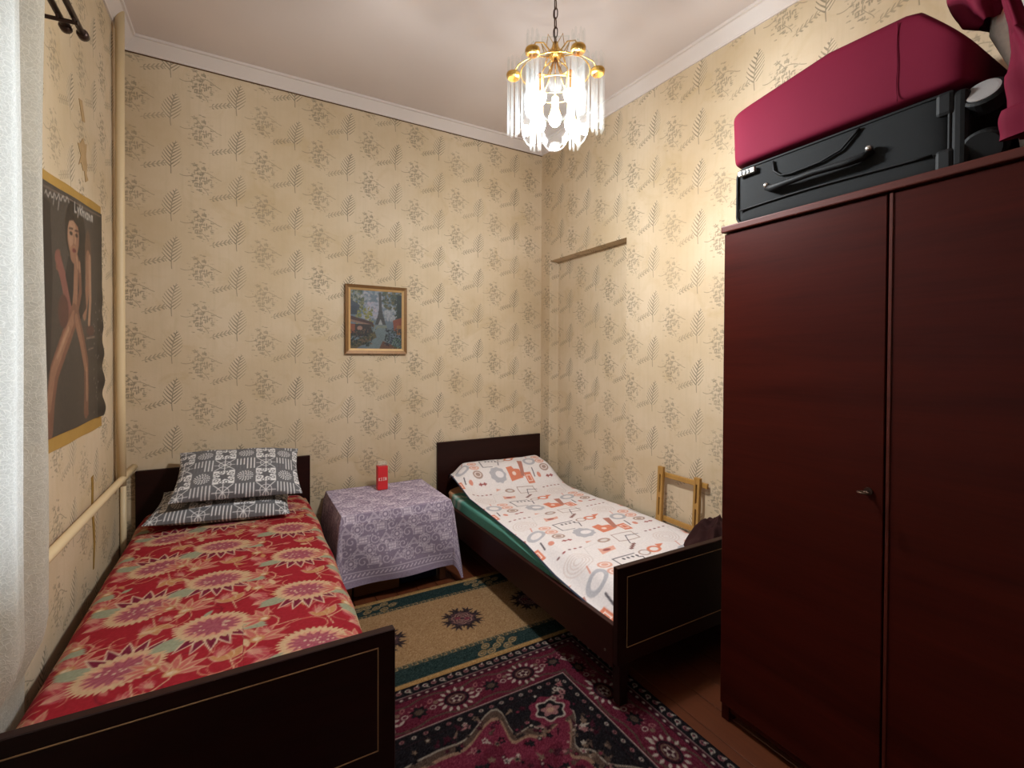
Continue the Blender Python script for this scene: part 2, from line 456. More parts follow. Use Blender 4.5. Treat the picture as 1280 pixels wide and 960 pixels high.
# ceiling
me = bpy.data.meshes.new('ceiling')
zz = lambda y: zc(y) + COR
me.from_pydata([(XL - TH, YR - TH, zz(YR - TH)), (XR + TH, YR - TH, zz(YR - TH)), (XR + TH, YB + TH, zz(YB + TH)), (XL - TH, YB + TH, zz(YB + TH)),
                (XL - TH, YR - TH, zz(YR) + .2), (XR + TH, YR - TH, zz(YR) + .2), (XR + TH, YB + TH, zz(YB) + .2), (XL - TH, YB + TH, zz(YB) + .2)], [],
               [(3, 2, 1, 0), (4, 5, 6, 7)])
me.update(); struct(link('ceiling', me, M_CEIL))
# cornices: a sloped cove with small lips, one run per wall
def cornice(name, p0, p1, inward):
    prof = [(0, 0), (0.008, 0), (0.010, 0.010), (0.050, 0.060), (0.060, 0.062), (0.062, 0.078), (0.062, 0.10), (0, 0.10)]
    bm = bmesh.new(); rows = []
    n = 10
    for k in range(n + 1):
        p = Vector(p0).lerp(Vector(p1), k / n); rows.append([bm.verts.new((p.x + inward[0] * a, p.y + inward[1] * a, zc(p.y + inward[1] * a) + h)) for a, h in prof])
    for a, b2 in zip(rows, rows[1:]):
        for i in range(len(prof) - 1): bm.faces.new((a[i], a[i + 1], b2[i + 1], b2[i]))
    return struct(from_bm(name, bm, M_CORNICE))
M_GAP = plain('edge_shadow_brown', (92, 66, 46), 0.9, sp=0.05)  # brown that stands in for the shadow gap under the cornice
t1 = cornice('trim_1', (XL, YB, 0), (XR, YB, 0), (0, -1))
box('edge_shadow_strip', XL, XR, YB - 0.004, YB - 0.0005, zc(YB) - 0.0055, zc(YB) + 0.002, M_GAP, t1, bev=0)  # thin strip painting in the shadow line along the wallpaper's top edge
cornice('trim_2', (XR, YB, 0), (XR, YR, 0), (-1, 0))
cornice('trim_3', (XL, YR, 0), (XL, YB, 0), (1, 0))
# floor of painted boards
bm = bmesh.new(); b_box(bm, XL - TH, XR + TH, YR - TH, YB + TH, -0.12, -0.03)
floor = struct(from_bm('floor', bm, M_PLANK))
pw = 0.118
bm = bmesh.new(); b_box(bm, -pw / 2 + 0.0012, pw / 2 - 0.0012, YR - TH, YB + TH, -0.03, 0.0, 0.0015)
me = bpy.data.meshes.new('plank'); bm.to_mesh(me); bm.free(); me.materials.append(M_PLANK)
x = XL - TH + pw / 2 - 0.02
while x < XR + TH:
    o = link('plank', me, None, floor); o.location = (x, 0, random.uniform(-0.0012, 0)); x += pw

# torn wallpaper and old stains on the left wall
def patch(name, pts, mat, thick=0.0015):
    bm = bmesh.new(); f = bm.faces.new([bm.verts.new((XL + 0.0005, y, z)) for y, z in pts])
    r = bmesh.ops.extrude_face_region(bm, geom=[f]); bmesh.ops.translate(bm, vec=(thick, 0, 0), verts=[v for v in r['geom'] if isinstance(v, bmesh.types.BMVert)])
    return from_bm(name, bm, mat, wall_left)
M_TEAR = plain('mustard_underpaper', (148, 116, 58), 0.85, sp=0.1, var=0.25, nscale=30)
M_TEAR2 = plain('rusty_stain_paper', (176, 146, 106), 0.85, sp=0.1, var=0.2, nscale=30)
patch('wallpaper_tear', [(2.585, .835), (2.615, .84), (2.62, .78), (2.61, .70), (2.635, .62), (2.64, .54), (2.62, .44), (2.605, .44), (2.615, .55), (2.60, .64), (2.585, .72), (2.59, .79)], M_TEAR)
patch('wallpaper_tear', [(2.43, 2.17), (2.46, 2.18), (2.50, 2.215), (2.525, 2.20), (2.55, 2.21), (2.54, 2.16), (2.555, 2.12), (2.545, 2.09), (2.57, 2.07), (2.53, 2.05), (2.515, 2.09), (2.50, 2.085), (2.47, 2.11), (2.44, 2.09), (2.47, 2.135)], M_TEAR2)
patch('wallpaper_tear', [(2.45, 2.35), (2.49, 2.36), (2.53, 2.29), (2.49, 2.28)], M_TEAR2)

# window
win = struct(thing('window_1', '', '', (XL - 0.12, (wy0 + wy1) / 2, wz0)))
for k in ('label', 'category'): del win[k]
fx0, fx1 = XL - 0.15, XL - 0.09
for y in (wy0, wy1 - 0.06): box('window_frame', fx0, fx1, y, y + 0.06, wz0, wz1, M_WINDOW, win)
for z in (wz0, wz1 - 0.06): box('window_frame', fx0, fx1, wy0 + 0.06, wy1 - 0.06, z, z + 0.06, M_WINDOW, win)
ym = (wy0 + wy1) / 2
box('mullion', fx0, fx1, ym - 0.04, ym + 0.04, wz0 + 0.06, wz1 - 0.06, M_WINDOW, win)
box('window_sill', XL - 0.16, XL + 0.02, wy0 - 0.03, wy1 + 0.03, wz0 - 0.035, wz0, M_WINDOW, win)
m, nt, b = new_mat('window_pane_glass')
t = nt.nodes.new('ShaderNodeBsdfTransparent'); g = nt.nodes.new('ShaderNodeBsdfGlossy'); g.inputs['Roughness'].default_value = 0.03
fr = nt.nodes.new('ShaderNodeFresnel'); mx = nt.nodes.new('ShaderNodeMixShader')
nt.links.new(fr.outputs[0], mx.inputs[0]); nt.links.new(t.outputs[0], mx.inputs[1]); nt.links.new(g.outputs[0], mx.inputs[2])
nt.links.new(mx.outputs[0], nt.nodes['Material Output'].inputs[0])
for a, c in ((wy0 + 0.06, ym - 0.04), (ym + 0.04, wy1 - 0.06)): box('pane', XL - 0.122, XL - 0.118, a, c, wz0 + 0.06, wz1 - 0.06, m, win, bev=0)

# ------------------------------------------------------------------ wardrobe
WX, WY1, WY0, WZ = 1.55, 1.140, 0.10, 1.833
wd = thing('wardrobe', 'tall dark mahogany two-door wardrobe standing against the right wall', 'wardrobe', (1.83, 0.62, 0))
box('side_panel', WX + 0.006, 2.108, WY1 - 0.02, WY1, 0.09, WZ - 0.026, M_WARD, wd)
box('side_panel', WX + 0.006, 2.108, WY0, WY0 + 0.02, 0.09, WZ - 0.026, M_WARD, wd)
box('back_panel', 2.098, 2.108, WY0 + 0.02, WY1 - 0.02, 0.09, WZ - 0.026, M_WARD, wd)
box('bottom_panel', WX + 0.022, 2.098, WY0 + 0.02, WY1 - 0.02, 0.09, 0.11, M_WARD, wd)
box('top_panel', WX - 0.012, 2.112, WY0 - 0.006, WY1 + 0.006, WZ - 0.024, WZ, M_WARD_EDGE, wd, bev=0.004, seg=2)
gap = 0.626
for a, c, h in ((gap + 0.0025, WY1 - 0.002, 1), (WY0 + 0.002, gap - 0.0025, 0)):
    d = box('door', WX - 0.001, WX + 0.019, a, c, 0.062, WZ - 0.029, M_WARD, wd, bev=0.002)
    if h:
        bm = bmesh.new(); ky, kz = 0.664, 0.971
        b_tube(bm, [(WX - 0.001, ky, kz), (WX - 0.006, ky, kz)], 0.011, 14)
        k = from_bm('key_escutcheon', bm, M_BRONZE, d); k['label'] = 'small round dark metal key plate'
        bm = bmesh.new(); b_tube(bm, [(WX - 0.005, ky, kz), (WX - 0.026, ky, kz)], 0.003, 8)
        ring = [(WX - 0.032 - 0.011 * math.cos(t), ky + 0.013 * math.sin(t), kz) for t in np.linspace(0, 2 * PI, 17)]
        b_tube(bm, ring, 0.0028, 8, caps=False)
        k = from_bm('key', bm, M_CHAIN, d, smooth=True); k['label'] = 'small metal key left in the lock'
    else:
        bm = bmesh.new(); b_box(bm, WX - 0.004, WX + 0.001, gap - 0.012, gap - 0.0035, 0.062, WZ - 0.029, 0.001)
        from_bm('door_lip', bm, M_WARD_EDGE, d)
box('apron', WX + 0.012, WX + 0.03, WY0 + 0.06, WY1 - 0.035, 0.035, 0.09, M_WARD, wd)
for x, y in ((WX + 0.008, WY1 - 0.035), (WX + 0.008, WY0), (2.05, WY1 - 0.035), (2.05, WY0)):
    box('foot', x, x + 0.05, y + 0.002, y + 0.033, 0.0, 0.09, M_WARD, wd, bev=0.002)

# ------------------------------------------------------------------ beds
def make_bed(name, label, x0, x1, yf, yh, mirror=False, zf=0.57, zh=0.722):
    t = thing(name, label, 'bed', ((x0 + x1) / 2, (yf + yh) / 2, 0))
    box('headboard', x0, x1, yh - 0.024, yh, 0.17, zh, M_BED, t, bev=0.002)
    fb = box('footboard', x0, x1, yf, yf + 0.026, 0.185, zf, M_BED, t, bev=0.002)
    i0, i1, k0, k1 = x0 + 0.046, x1 - 0.046, 0.245 if zf < 0.58 else 0.268, zf - 0.042
    for a, c, d, e in ((i0, i1, k1, k1 + 0.003), (i0, i1, k0, k0 + 0.003), (i0, i0 + 0.003, k0, k1), (i1 - 0.003, i1, k0, k1)):
        s = box('inlay_strip', a, c, yf - 0.0022, yf + 0.002, d, e, M_TRIM, fb, bev=0.0008)
    for x in (x0 + 0.001, x1 - 0.024):
        r = box('side_rail', x, x + 0.023, yf + 0.026, yh - 0.024, 0.165, 0.330, M_BEDY, t, bev=0.002)
        xo = x if x < (x0 + x1) / 2 else x + 0.023; sg = -1 if x < (x0 + x1) / 2 else 1
        for y in (yf + 0.07, yh - 0.07):
            bm = bmesh.new(); b_tube(bm, [(xo, y, 0.215), (xo + sg * 0.003, y, 0.215)], 0.005, 10)
            from_bm('screw', bm, M_SCREW, r)
    box('slat_base', x0 + 0.026, x1 - 0.026, yf + 0.03, yh - 0.03, 0.215, 0.235, M_TABLE, t, bev=0)
    for x in (x0 + 0.045, x1 - 0.045):
        for y in (yf + 0.032, yh - 0.06):
            bm = bmesh.new(); b_box(bm, x - 0.024, x + 0.024, y - 0.024, y + 0.024, 0.0, 0.19, 0.003)
            for v in bm.verts:
                if v.co.z < 0.05: v.co.x = x + (v.co.x - x) * 0.75; v.co.y = y + (v.co.y - y) * 0.75
            from_bm('leg', bm, M_BED, t)
    return t
LX0, LX1, LYF = -0.512, 0.365, 1.292
RX0, RX1, RYF = 1.217, 2.100, 1.332
make_bed('single_bed', 'dark wooden single bed under the red floral cover along the left wall', LX0, LX1, LYF, YB - 0.002, zf=0.593, zh=0.718)
make_bed('single_bed', 'dark wooden single bed with white printed cover beside the right wall', RX0, RX1, RYF, YB - 0.002, zf=0.556, zh=0.725)

def soft_box(name, x0, x1, y0, y1, z0, z1, mat, parent=None, p=6.0, amp=0.004, seed=1, n=40, base=None, col=None, shape=None, k0=14):
    """closed rounded box (superellipsoid) with lumps"""
    a, b2, c = (x1 - x0) / 2, (y1 - y0) / 2, (z1 - z0) / 2
    th = np.linspace(-PI / 2, PI / 2, n)[:, None]; ph = np.linspace(-PI, PI, 2 * n, endpoint=False)[None, :]
    sp = lambda v, e: np.sign(v) * np.abs(v) ** e
    e = 2.0 / p
    # spread samples so that flat faces are covered evenly
    Xn = sp(np.cos(th), e) * sp(np.cos(ph), e); Yn = sp(np.cos(th), e) * sp(np.sin(ph), e); Zn = sp(np.sin(th), e) * np.ones_like(ph)
    P = np.stack([Xn * a, Yn * b2, Zn * c], -1)
    L = amp * (wav(P[..., 0] + 0.7 * P[..., 2], P[..., 1] - 0.5 * P[..., 2], seed, k0) + 0.5 * wav(P[..., 1], P[..., 2], seed + 9, k0 * 2))
    Nn = np.stack([np.sign(Xn) * np.abs(Xn) ** 3, np.sign(Yn) * np.abs(Yn) ** 3, np.sign(Zn) * np.abs(Zn) ** 3], -1)
    Nn /= np.linalg.norm(Nn, axis=-1, keepdims=True) + 1e-9
    P = P + Nn * L[..., None]
    P += np.array([(x0 + x1) / 2, (y0 + y1) / 2, (z0 + z1) / 2])
    if shape is not None: P = shape(P)
    return grid_mesh(name, P, col, mat, parent, base if base is not None else ((x0 + x1) / 2, (y0 + y1) / 2, z0), wrap_u=True)

M_MATT = plain('striped_ticking', (196, 184, 160), 0.9, sp=0.1)
o = soft_box('mattress', LX0 + 0.035, LX1 - 0.03, LYF + 0.032, YB - 0.032, 0.236, 0.462, M_MATT, p=9, amp=0.002, n=30)
tag(o, 'beige mattress hidden under the red floral cover', 'mattress')

CU0, CU1 = 1.185, 2.085
def cover_z(s, v):
    """height of the white cover: straight top, pillow-high head end, near edge slipping over the mattress side"""
    yk = np.array([1.36, 1.54, 1.76, 2.03, 2.46, 2.75, 3.05, 3.2]); zk = np.array([.322, .328, .354, .398, .420, .440, .515, .500])
    xk = np.array([1.236, 1.232, 1.226, 1.238, 1.25, 1.25, 1.255, 1.29])
    ze = np.interp(v, yk, zk); xe = np.interp(v, yk, xk)
    hump = 0.155 / (1 + np.exp(-(v - 2.93) / 0.045))
    zt = 0.420 + hump + 0.008 * np.sin(v * 4)
    q = np.clip((s - CU0) / 0.13, 0, 1); q = q * q * (3 - 2 * q)
    z = ze * (1 - q) + zt * q
    wallside = np.clip((s - (CU1 - 0.10)) / 0.10, 0, 1)
    z = z - (0.020 + hump * 0.55) * wallside ** 2
    z = z + (0.005 * wav(s, v, 21, 8) + 0.0028 * wav(s, v, 22, 26)) * (0.3 + 0.7 * q)
    z = z - 0.035 * np.clip((v - 3.14) / 0.06, 0, 1) ** 2
    return z, xe
# teal patterned mattress of the right bed, with a beige turned head end
def right_mattress():
    p0 = (RX0 + 0.024, RX1 - 0.02, RYF + 0.03, YB - 0.032, 0.236, 0.408)
    m = attr_mat('teal_printed_mattress', 0.85, 500, 0.2)
    n = 60
    def under(P):
        xe = np.interp(P[..., 1], [1.36, 1.54, 1.76, 2.03, 2.46, 2.75, 3.05, 3.2], [1.236, 1.232, 1.226, 1.238, 1.25, 1.25, 1.255, 1.29])
        tt = np.clip((P[..., 0] - xe) / (CU1 - xe), 0, 1)
        zc_, _ = cover_z(CU0 + tt * (CU1 - CU0), P[..., 1])
        P[..., 2] = np.minimum(P[..., 2], zc_ - 0.010); return P
    o = soft_box('mattress', *p0, m, p=9, amp=0.009, seed=5, n=n, k0=44, shape=under)
    me = o.data; nv = len(me.vertices)
    co = np.empty(nv * 3, np.float32); me.vertices.foreach_get('co', co); co = co.reshape(-1, 3) + np.array(o.location)
    f = wav(co[:, 1], co[:, 2], 3, 16) + 0.5 * wav(co[:, 1] + co[:, 0], co[:, 2], 4, 40)
    base = np.where((f > 0.55)[:, None], np.array([186., 196, 184]), np.array([96., 158, 142]))
    base = np.where((f < -0.75)[:, None], np.array([58., 120, 106]), base)
    base = np.where((co[:, 1] > 3.02)[:, None], np.array([190., 140, 104]), base)
    base = np.where(((co[:, 1] < 1.78) & (f > -0.1))[:, None], np.array([206., 190, 160]), base)
    a = me.color_attributes.new('col', 'FLOAT_COLOR', 'POINT'); rgba = np.ones((nv, 4), np.float32); rgba[:, :3] = lin_np(base)
    a.data.foreach_set('color', rgba.ravel())
    tag(o, 'teal patterned mattress showing along the edge of the right bed', 'mattress')
right_mattress()

# ---------------- red floral cover
def red_cover():
    x0, x1, y0, y1 = -0.485, 0.345, LYF + 0.034, 3.205
    dl, dr = 0.10, 0.17
    W_, H_ = (x1 - x0) + dl + dr, y1 - y0
    cv = Canvas(W_, H_, 0.0038, (140, 20, 32))
    ox, oy = x0 - dl, y0                       # canvas origin in unfolded bed coordinates
    RED2, CREAM, MAUVE, MAG, GREEN, TAN, PINK, PALE = (130, 14, 26), (184, 150, 114), (146, 74, 82), (104, 16, 42), (136, 136, 110), (168, 116, 74), (168, 88, 78), (190, 166, 136)
    def flower(x, y, r, fl):
        q = 0.25 * fl
        # fan of dark petals and green leaves behind
        sg = 1 if fl > 0 else -1
        for k in range(-3, 4):
            a = PI / 2 * sg + k * 0.36
            cv.leaf(x - ox, y - oy, r * 1.5, r * 0.42, a, PALE)
            cv.leaf(x - ox, y - oy, r * 1.38, r * 0.32, a, MAG)
        for k in (-1, 1):
            for d in (0.1, 0.5, 0.9):
                a = (PI / 2 - k * (1.15 + d * 0.35)) * sg
                cv.leaf(x - ox + k * r * 0.55, y - oy + sg * r * 0.35, r * (1.15 - 0.2 * d), r * 0.42, a, GREEN)
        cv.ell(x - ox, y - oy, r * 1.06, r * 0.80, CREAM, q, wob=0.07, wn=36)
        cv.ell(x - ox, y - oy, r * 0.80, r * 0.58, (186, 130, 106), q, wob=0.08, wn=30)
        cv.ell(x - ox, y - oy, r * 0.70, r * 0.46, MAUVE, q, wob=0.14, wn=16)
        for k in range(16):
            a = 2 * PI * k / 16 + q
            cv.line([(x - ox + math.cos(a) * r * 0.2, y - oy + math.sin(a) * r * 0.14), (x - ox + math.cos(a) * r * 0.82, y - oy + math.sin(a) * r * 0.58)], 0.003, (130, 44, 66), 0.7)
        for k in range(14):
            cv.ell(x - ox + random.uniform(-0.5, 0.5) * r, y - oy + random.uniform(-0.18, 0.18) * r, 0.0035, 0.0035, PALE)
    def leaves3(x, y, L, a0, col):
        for d in (-0.75, 0, 0.75):
            cv.leaf(x - ox, y - oy, L, L * 0.5, a0 + d, PALE, 0.8); cv.leaf(x - ox, y - oy, L * 0.93, L * 0.40, a0 + d, col)
        cv.line([(x - ox, y - oy), (x - ox - math.cos(a0) * L * 0.9, y - oy - math.sin(a0) * L * 0.9)], 0.004, CREAM)
    def sprig(x, y, s, a0):
        for k in range(5):
            a = a0 + (k - 2) * 0.55
            cv.leaf(x - ox, y - oy, s, s * 0.30, a, CREAM, 0.85); cv.leaf(x - ox, y - oy, s * 0.88, s * 0.20, a, PINK)
        cv.ell(x - ox, y - oy, s * 0.24, s * 0.2, TAN); cv.ell(x - ox, y - oy, s * 0.14, s * 0.1, PALE)
        pts = [(x - ox - math.cos(a0) * s * t + math.sin(t * 5) * 0.02, y - oy - math.sin(a0) * s * t + math.cos(t * 4) * 0.02) for t in np.linspace(0, 1.4, 8)]
        cv.line(pts, 0.004, CREAM)
    def bud(x, y, s, a0):
        cv.leaf(x - ox, y - oy, s, s * 0.75, a0, (156, 58, 64)); cv.leaf(x - ox, y - oy, s * 0.7, s * 0.4, a0, (172, 102, 92))
        for k in range(4): cv.line([(x - ox, y - oy), (x - ox + math.cos(a0 + (k - 1.5) * 0.25) * s * 0.9, y - oy + math.sin(a0 + (k - 1.5) * 0.25) * s * 0.9)], 0.0025, CREAM, 0.7)
    for k in range(170):
        x, y = random.uniform(x0 - dl, x1 + dr), random.uniform(y0, y1)
        a = random.uniform(0, 6.28)
        pts = [(x - ox + 0.05 * t * math.cos(a + t * 1.2), y - oy + 0.05 * t * math.sin(a + t * 1.2)) for t in np.linspace(0, 2.4, 10)]
        cv.line(pts, 0.0035, random.choice(((178, 128, 96), (160, 96, 76), (104, 12, 26))))
    cols = [(-0.55, 1.50, -1), (-0.295, 1.63, 1), (-0.085, 1.748, -1), (0.195, 1.515, -1), (0.44, 1.64, 1)]
    for cx_, cy_, fl in cols:
        for k in range(-1, 6):
            y = cy_ + 0.358 * k
            if not (y0 - 0.1 < y < y1 + 0.1): continue
            leaves3(cx_ + 0.05, y - fl * 0.145, 0.068, -PI / 2 * fl + 0.2, TAN)
            bud(cx_ + 0.11, y - fl * 0.08, 0.07, 0.4); bud(cx_ + 0.10, y + 0.165, 0.075, -0.7)
            bud(cx_ - 0.12, y + 0.11, 0.05, 2.2); bud(cx_ + 0.02, y + fl * 0.19, 0.06, 1.2)
            for q in range(5): cv.leaf(cx_ + random.uniform(-.14, .14) - ox, y + random.uniform(-.18, .18) - oy, random.uniform(.035, .06), random.uniform(.014, .024), random.uniform(0, 6.3), random.choice((TAN, PINK, GREEN, CREAM)))
            sprig(cx_ + 0.125, y + 0.03 * fl - 0.115, 0.088, 0.9); sprig(cx_ - 0.135, y - 0.155, 0.075, 2.5)
            flower(cx_, y, 0.098, fl)
    # broken warp: small random tone shifts of a printed cotton
    cv.speckle(3.0)
    u = cv.x[None, :] + ox; v = (cv.y[:, None] + oy) * np.ones_like(u); u = u * np.ones_like(v)
    # fold over both sides
    zt = 0.480
    rad = 0.055
    def fold(s, edge, sgn):
        d = (s - edge) * sgn                    # past the start of the turn
        ang = np.clip(d / rad, 0, PI / 2)
        xo = edge + sgn * np.where(d > 0, rad * np.sin(ang), d)
        zo = -np.where(d > 0, rad * (1 - np.cos(ang)) + np.maximum(d - rad * PI / 2, 0), 0)
        return xo, zo
    ex, ez = fold(u, x1 - rad, 1)
    ex2, ez2 = fold(u, x0 + rad, -1)
    xx = np.where(u > 0, ex, ex2); zf = np.where(u > 0, ez, ez2)
    mid = np.clip(1 - ((u + 0.07) / 0.42) ** 2, 0, 1)
    z = zt + zf + 0.016 * mid + 0.006 * wav(u, v, 11, 5) * np.clip(1.2 - 0, 0, 1) + 0.0022 * wav(u, v, 12, 22)
    z += 0.012 * np.exp(-((v - 3.0) / 0.12) ** 2)
    yend = np.clip((y0 + 0.03 - v) / 0.03, 0, 1); z -= 0.03 * yend ** 2
    xx = xx + 0.010 * np.sin(v * 3.1 + 0.6) * (u > 0) + 0.012 * wav(v, z, 5, 7) * (np.abs(zf) > 0.02)
    xx = xx + np.where((u < 0) & (v < 2.0), 0.0, 0.0)
    P = np.stack([xx, v, z], -1)
    m = attr_mat('red_floral_cotton', 0.8, 700, 0.2, sp=0.2)
    tag(grid_mesh('bed_cover', P, cv.img, m, base=(-0.07, 2.25, 0.3)), 'red cotton bed cover printed with big cream and mauve flowers', 'bed cover')
red_cover()

# ---------------- white printed cover of the right bed
def white_cover():
    u0, u1, y0, y1 = 1.185, 2.085, RYF + 0.034, 3.20
    K = 1.32
    cv = Canvas((u1 - u0) / K, (y1 - y0) / K, 0.0038 / K, (226, 217, 214))
    OR, GY, BR, BK, LG, RD, PINK = (206, 104, 70), (166, 164, 170), (150, 120, 106), (62, 56, 62), (206, 198, 194), (140, 56, 52), (214, 150, 128)
    TW, THh = 0.45, 0.375
    def tile(ox, oy):
        e, l, r, po = cv.ell, cv.line, cv.rect, cv.poly
        # grey ring cluster with a white heart
        e(ox + .23, oy + .06, .050, .042, GY, wob=.06, wn=9); e(ox + .24, oy + .06, .026, .017, (230, 222, 222))
        # orange blocks, ribbon and an oval
        po([(ox + .30, oy + .02), (ox + .385, oy + .03), (ox + .38, oy + .075), (ox + .345, oy + .08), (ox + .34, oy + .10), (ox + .30, oy + .095)], OR)
        e(ox + .335, oy + .055, .012, .010, (232, 200, 186))
        po([(ox + .375, oy + .04), (ox + .395, oy + .035), (ox + .435, oy + .135), (ox + .405, oy + .145)], (164, 96, 78))
        r(ox + .40, ox + .445, oy - .005, oy + .055, OR); l([(ox + .41, oy + .01), (ox + .435, oy + .01), (ox + .435, oy + .04), (ox + .41, oy + .04), (ox + .41, oy + .01)], .004, (236, 216, 206))
        e(ox + .035, oy + .13, .045, .034, GY, .3, ring=.014)
        # black outlined box with dots
        l([(ox + .16, oy + .115), (ox + .16, oy + .19), (ox + .27, oy + .195)], .005, BK); l([(ox + .16, oy + .115), (ox + .22, oy + .11)], .004, BK)
        for k in range(4): e(ox + .20 + .022 * k, oy + .175, .006, .007, BK)
        l([(ox + .265, oy + .12), (ox + .28, oy + .16), (ox + .262, oy + .165)], .005, BK)
        # stacked ovals in brown and pink
        for k, c in enumerate((BR, PINK, PINK)):
            e(ox + .105, oy + .07 + .05 * k, .030, .022, c); e(ox + .105, oy + .07 + .05 * k, .021, .014, (236, 220, 212), ring=.004)
        # big pale spiral
        for k in range(4): e(ox + .05, oy + .245, .055 - .012 * k, .048 - .011 * k, (206, 186, 178), ring=.003)
        # small marks
        l([(ox + .09, oy + .022), (ox + .135, oy + .022)], .006, RD); e(ox + .10, oy + .022, .006, .008, RD); e(ox + .125, oy + .022, .006, .008, RD)
        e(ox + .045, oy + .035, .012, .014, (206, 120, 96))
        l([(ox + .012, oy + .03), (ox + .02, oy + .075)], .006, BK)
        for k in range(5): e(ox + .02 + .026 * k, oy + .325, .007, .0045, RD if k % 2 else (110, 70, 70))
        # red hat shapes and slanted bars
        po([(ox + .16, oy + .24), (ox + .235, oy + .25), (ox + .25, oy + .28), (ox + .19, oy + .275), (ox + .175, oy + .285)], PINK)
        e(ox + .20, oy + .262, .018, .009, RD)
        for k in range(4): po([(ox + .285 + .014 * k, oy + .225 + .010 * k), (ox + .30 + .014 * k, oy + .222 + .010 * k), (ox + .305 + .014 * k, oy + .235 + .010 * k), (ox + .288 + .014 * k, oy + .238 + .010 * k)], (110, 66, 60))
        # orange outlined blob
        e(ox + .31, oy + .18, .026, .020, BR, ring=.005); e(ox + .365, oy + .185, .034, .024, OR, .2, ring=.010); po([(ox + .395, oy + .185), (ox + .435, oy + .205), (ox + .40, oy + .215)], OR)
        # faint pencil shapes
        l([(ox + .10, oy + .22), (ox + .13, oy + .31), (ox + .22, oy + .33)], .003, LG); l([(ox + .30, oy + .30), (ox + .40, oy + .29), (ox + .41, oy + .35), (ox + .31, oy + .36), (ox + .30, oy + .30)], .004, BR)
        l([(ox + .33, oy + .27), (ox + .36, oy + .33), (ox + .42, oy + .32)], .004, BK)
        e(ox + .25, oy + .335, .030, .017, BR); e(ox + .25, oy + .335, .018, .009, LG)
        l([(ox + .04, oy + .17), (ox + .05, oy + .20)], .005, (206, 130, 110))
        po([(ox + .17, oy + .345), (ox + .205, oy + .355), (ox + .18, oy + .365)], PINK)
    for i in range(-1, 3):
        for j in range(-1, 6): tile(0.03 + i * TW, 0.02 + j * THh)
    cv.img = cv.img * 0.80 + np.array((226., 217, 214)) * 0.20
    s = cv.x[None, :] * K + u0; v = (cv.y[:, None] * K + y0)
    s = s * np.ones_like(v); v = v * np.ones_like(s)
    cv.img[(np.abs(cv.x - 0.003) < 0.0035)[None, :] * np.ones((cv.H, 1), bool)] = (44, 52, 70)
    z, xe = cover_z(s, v)
    tt = (s - u0) / (u1 - u0)
    x = xe + (u1 - xe) * tt
    P = np.stack([x, v, z], -1)
    m = attr_mat('white_printed_cotton', 0.8, 700, 0.2, sp=0.2)
    tag(grid_mesh('bed_cover', P, cv.img, m, base=(1.65, 2.25, 0.385)), 'white cotton bed cover printed with orange, grey and brown shapes', 'bed cover')
white_cover()

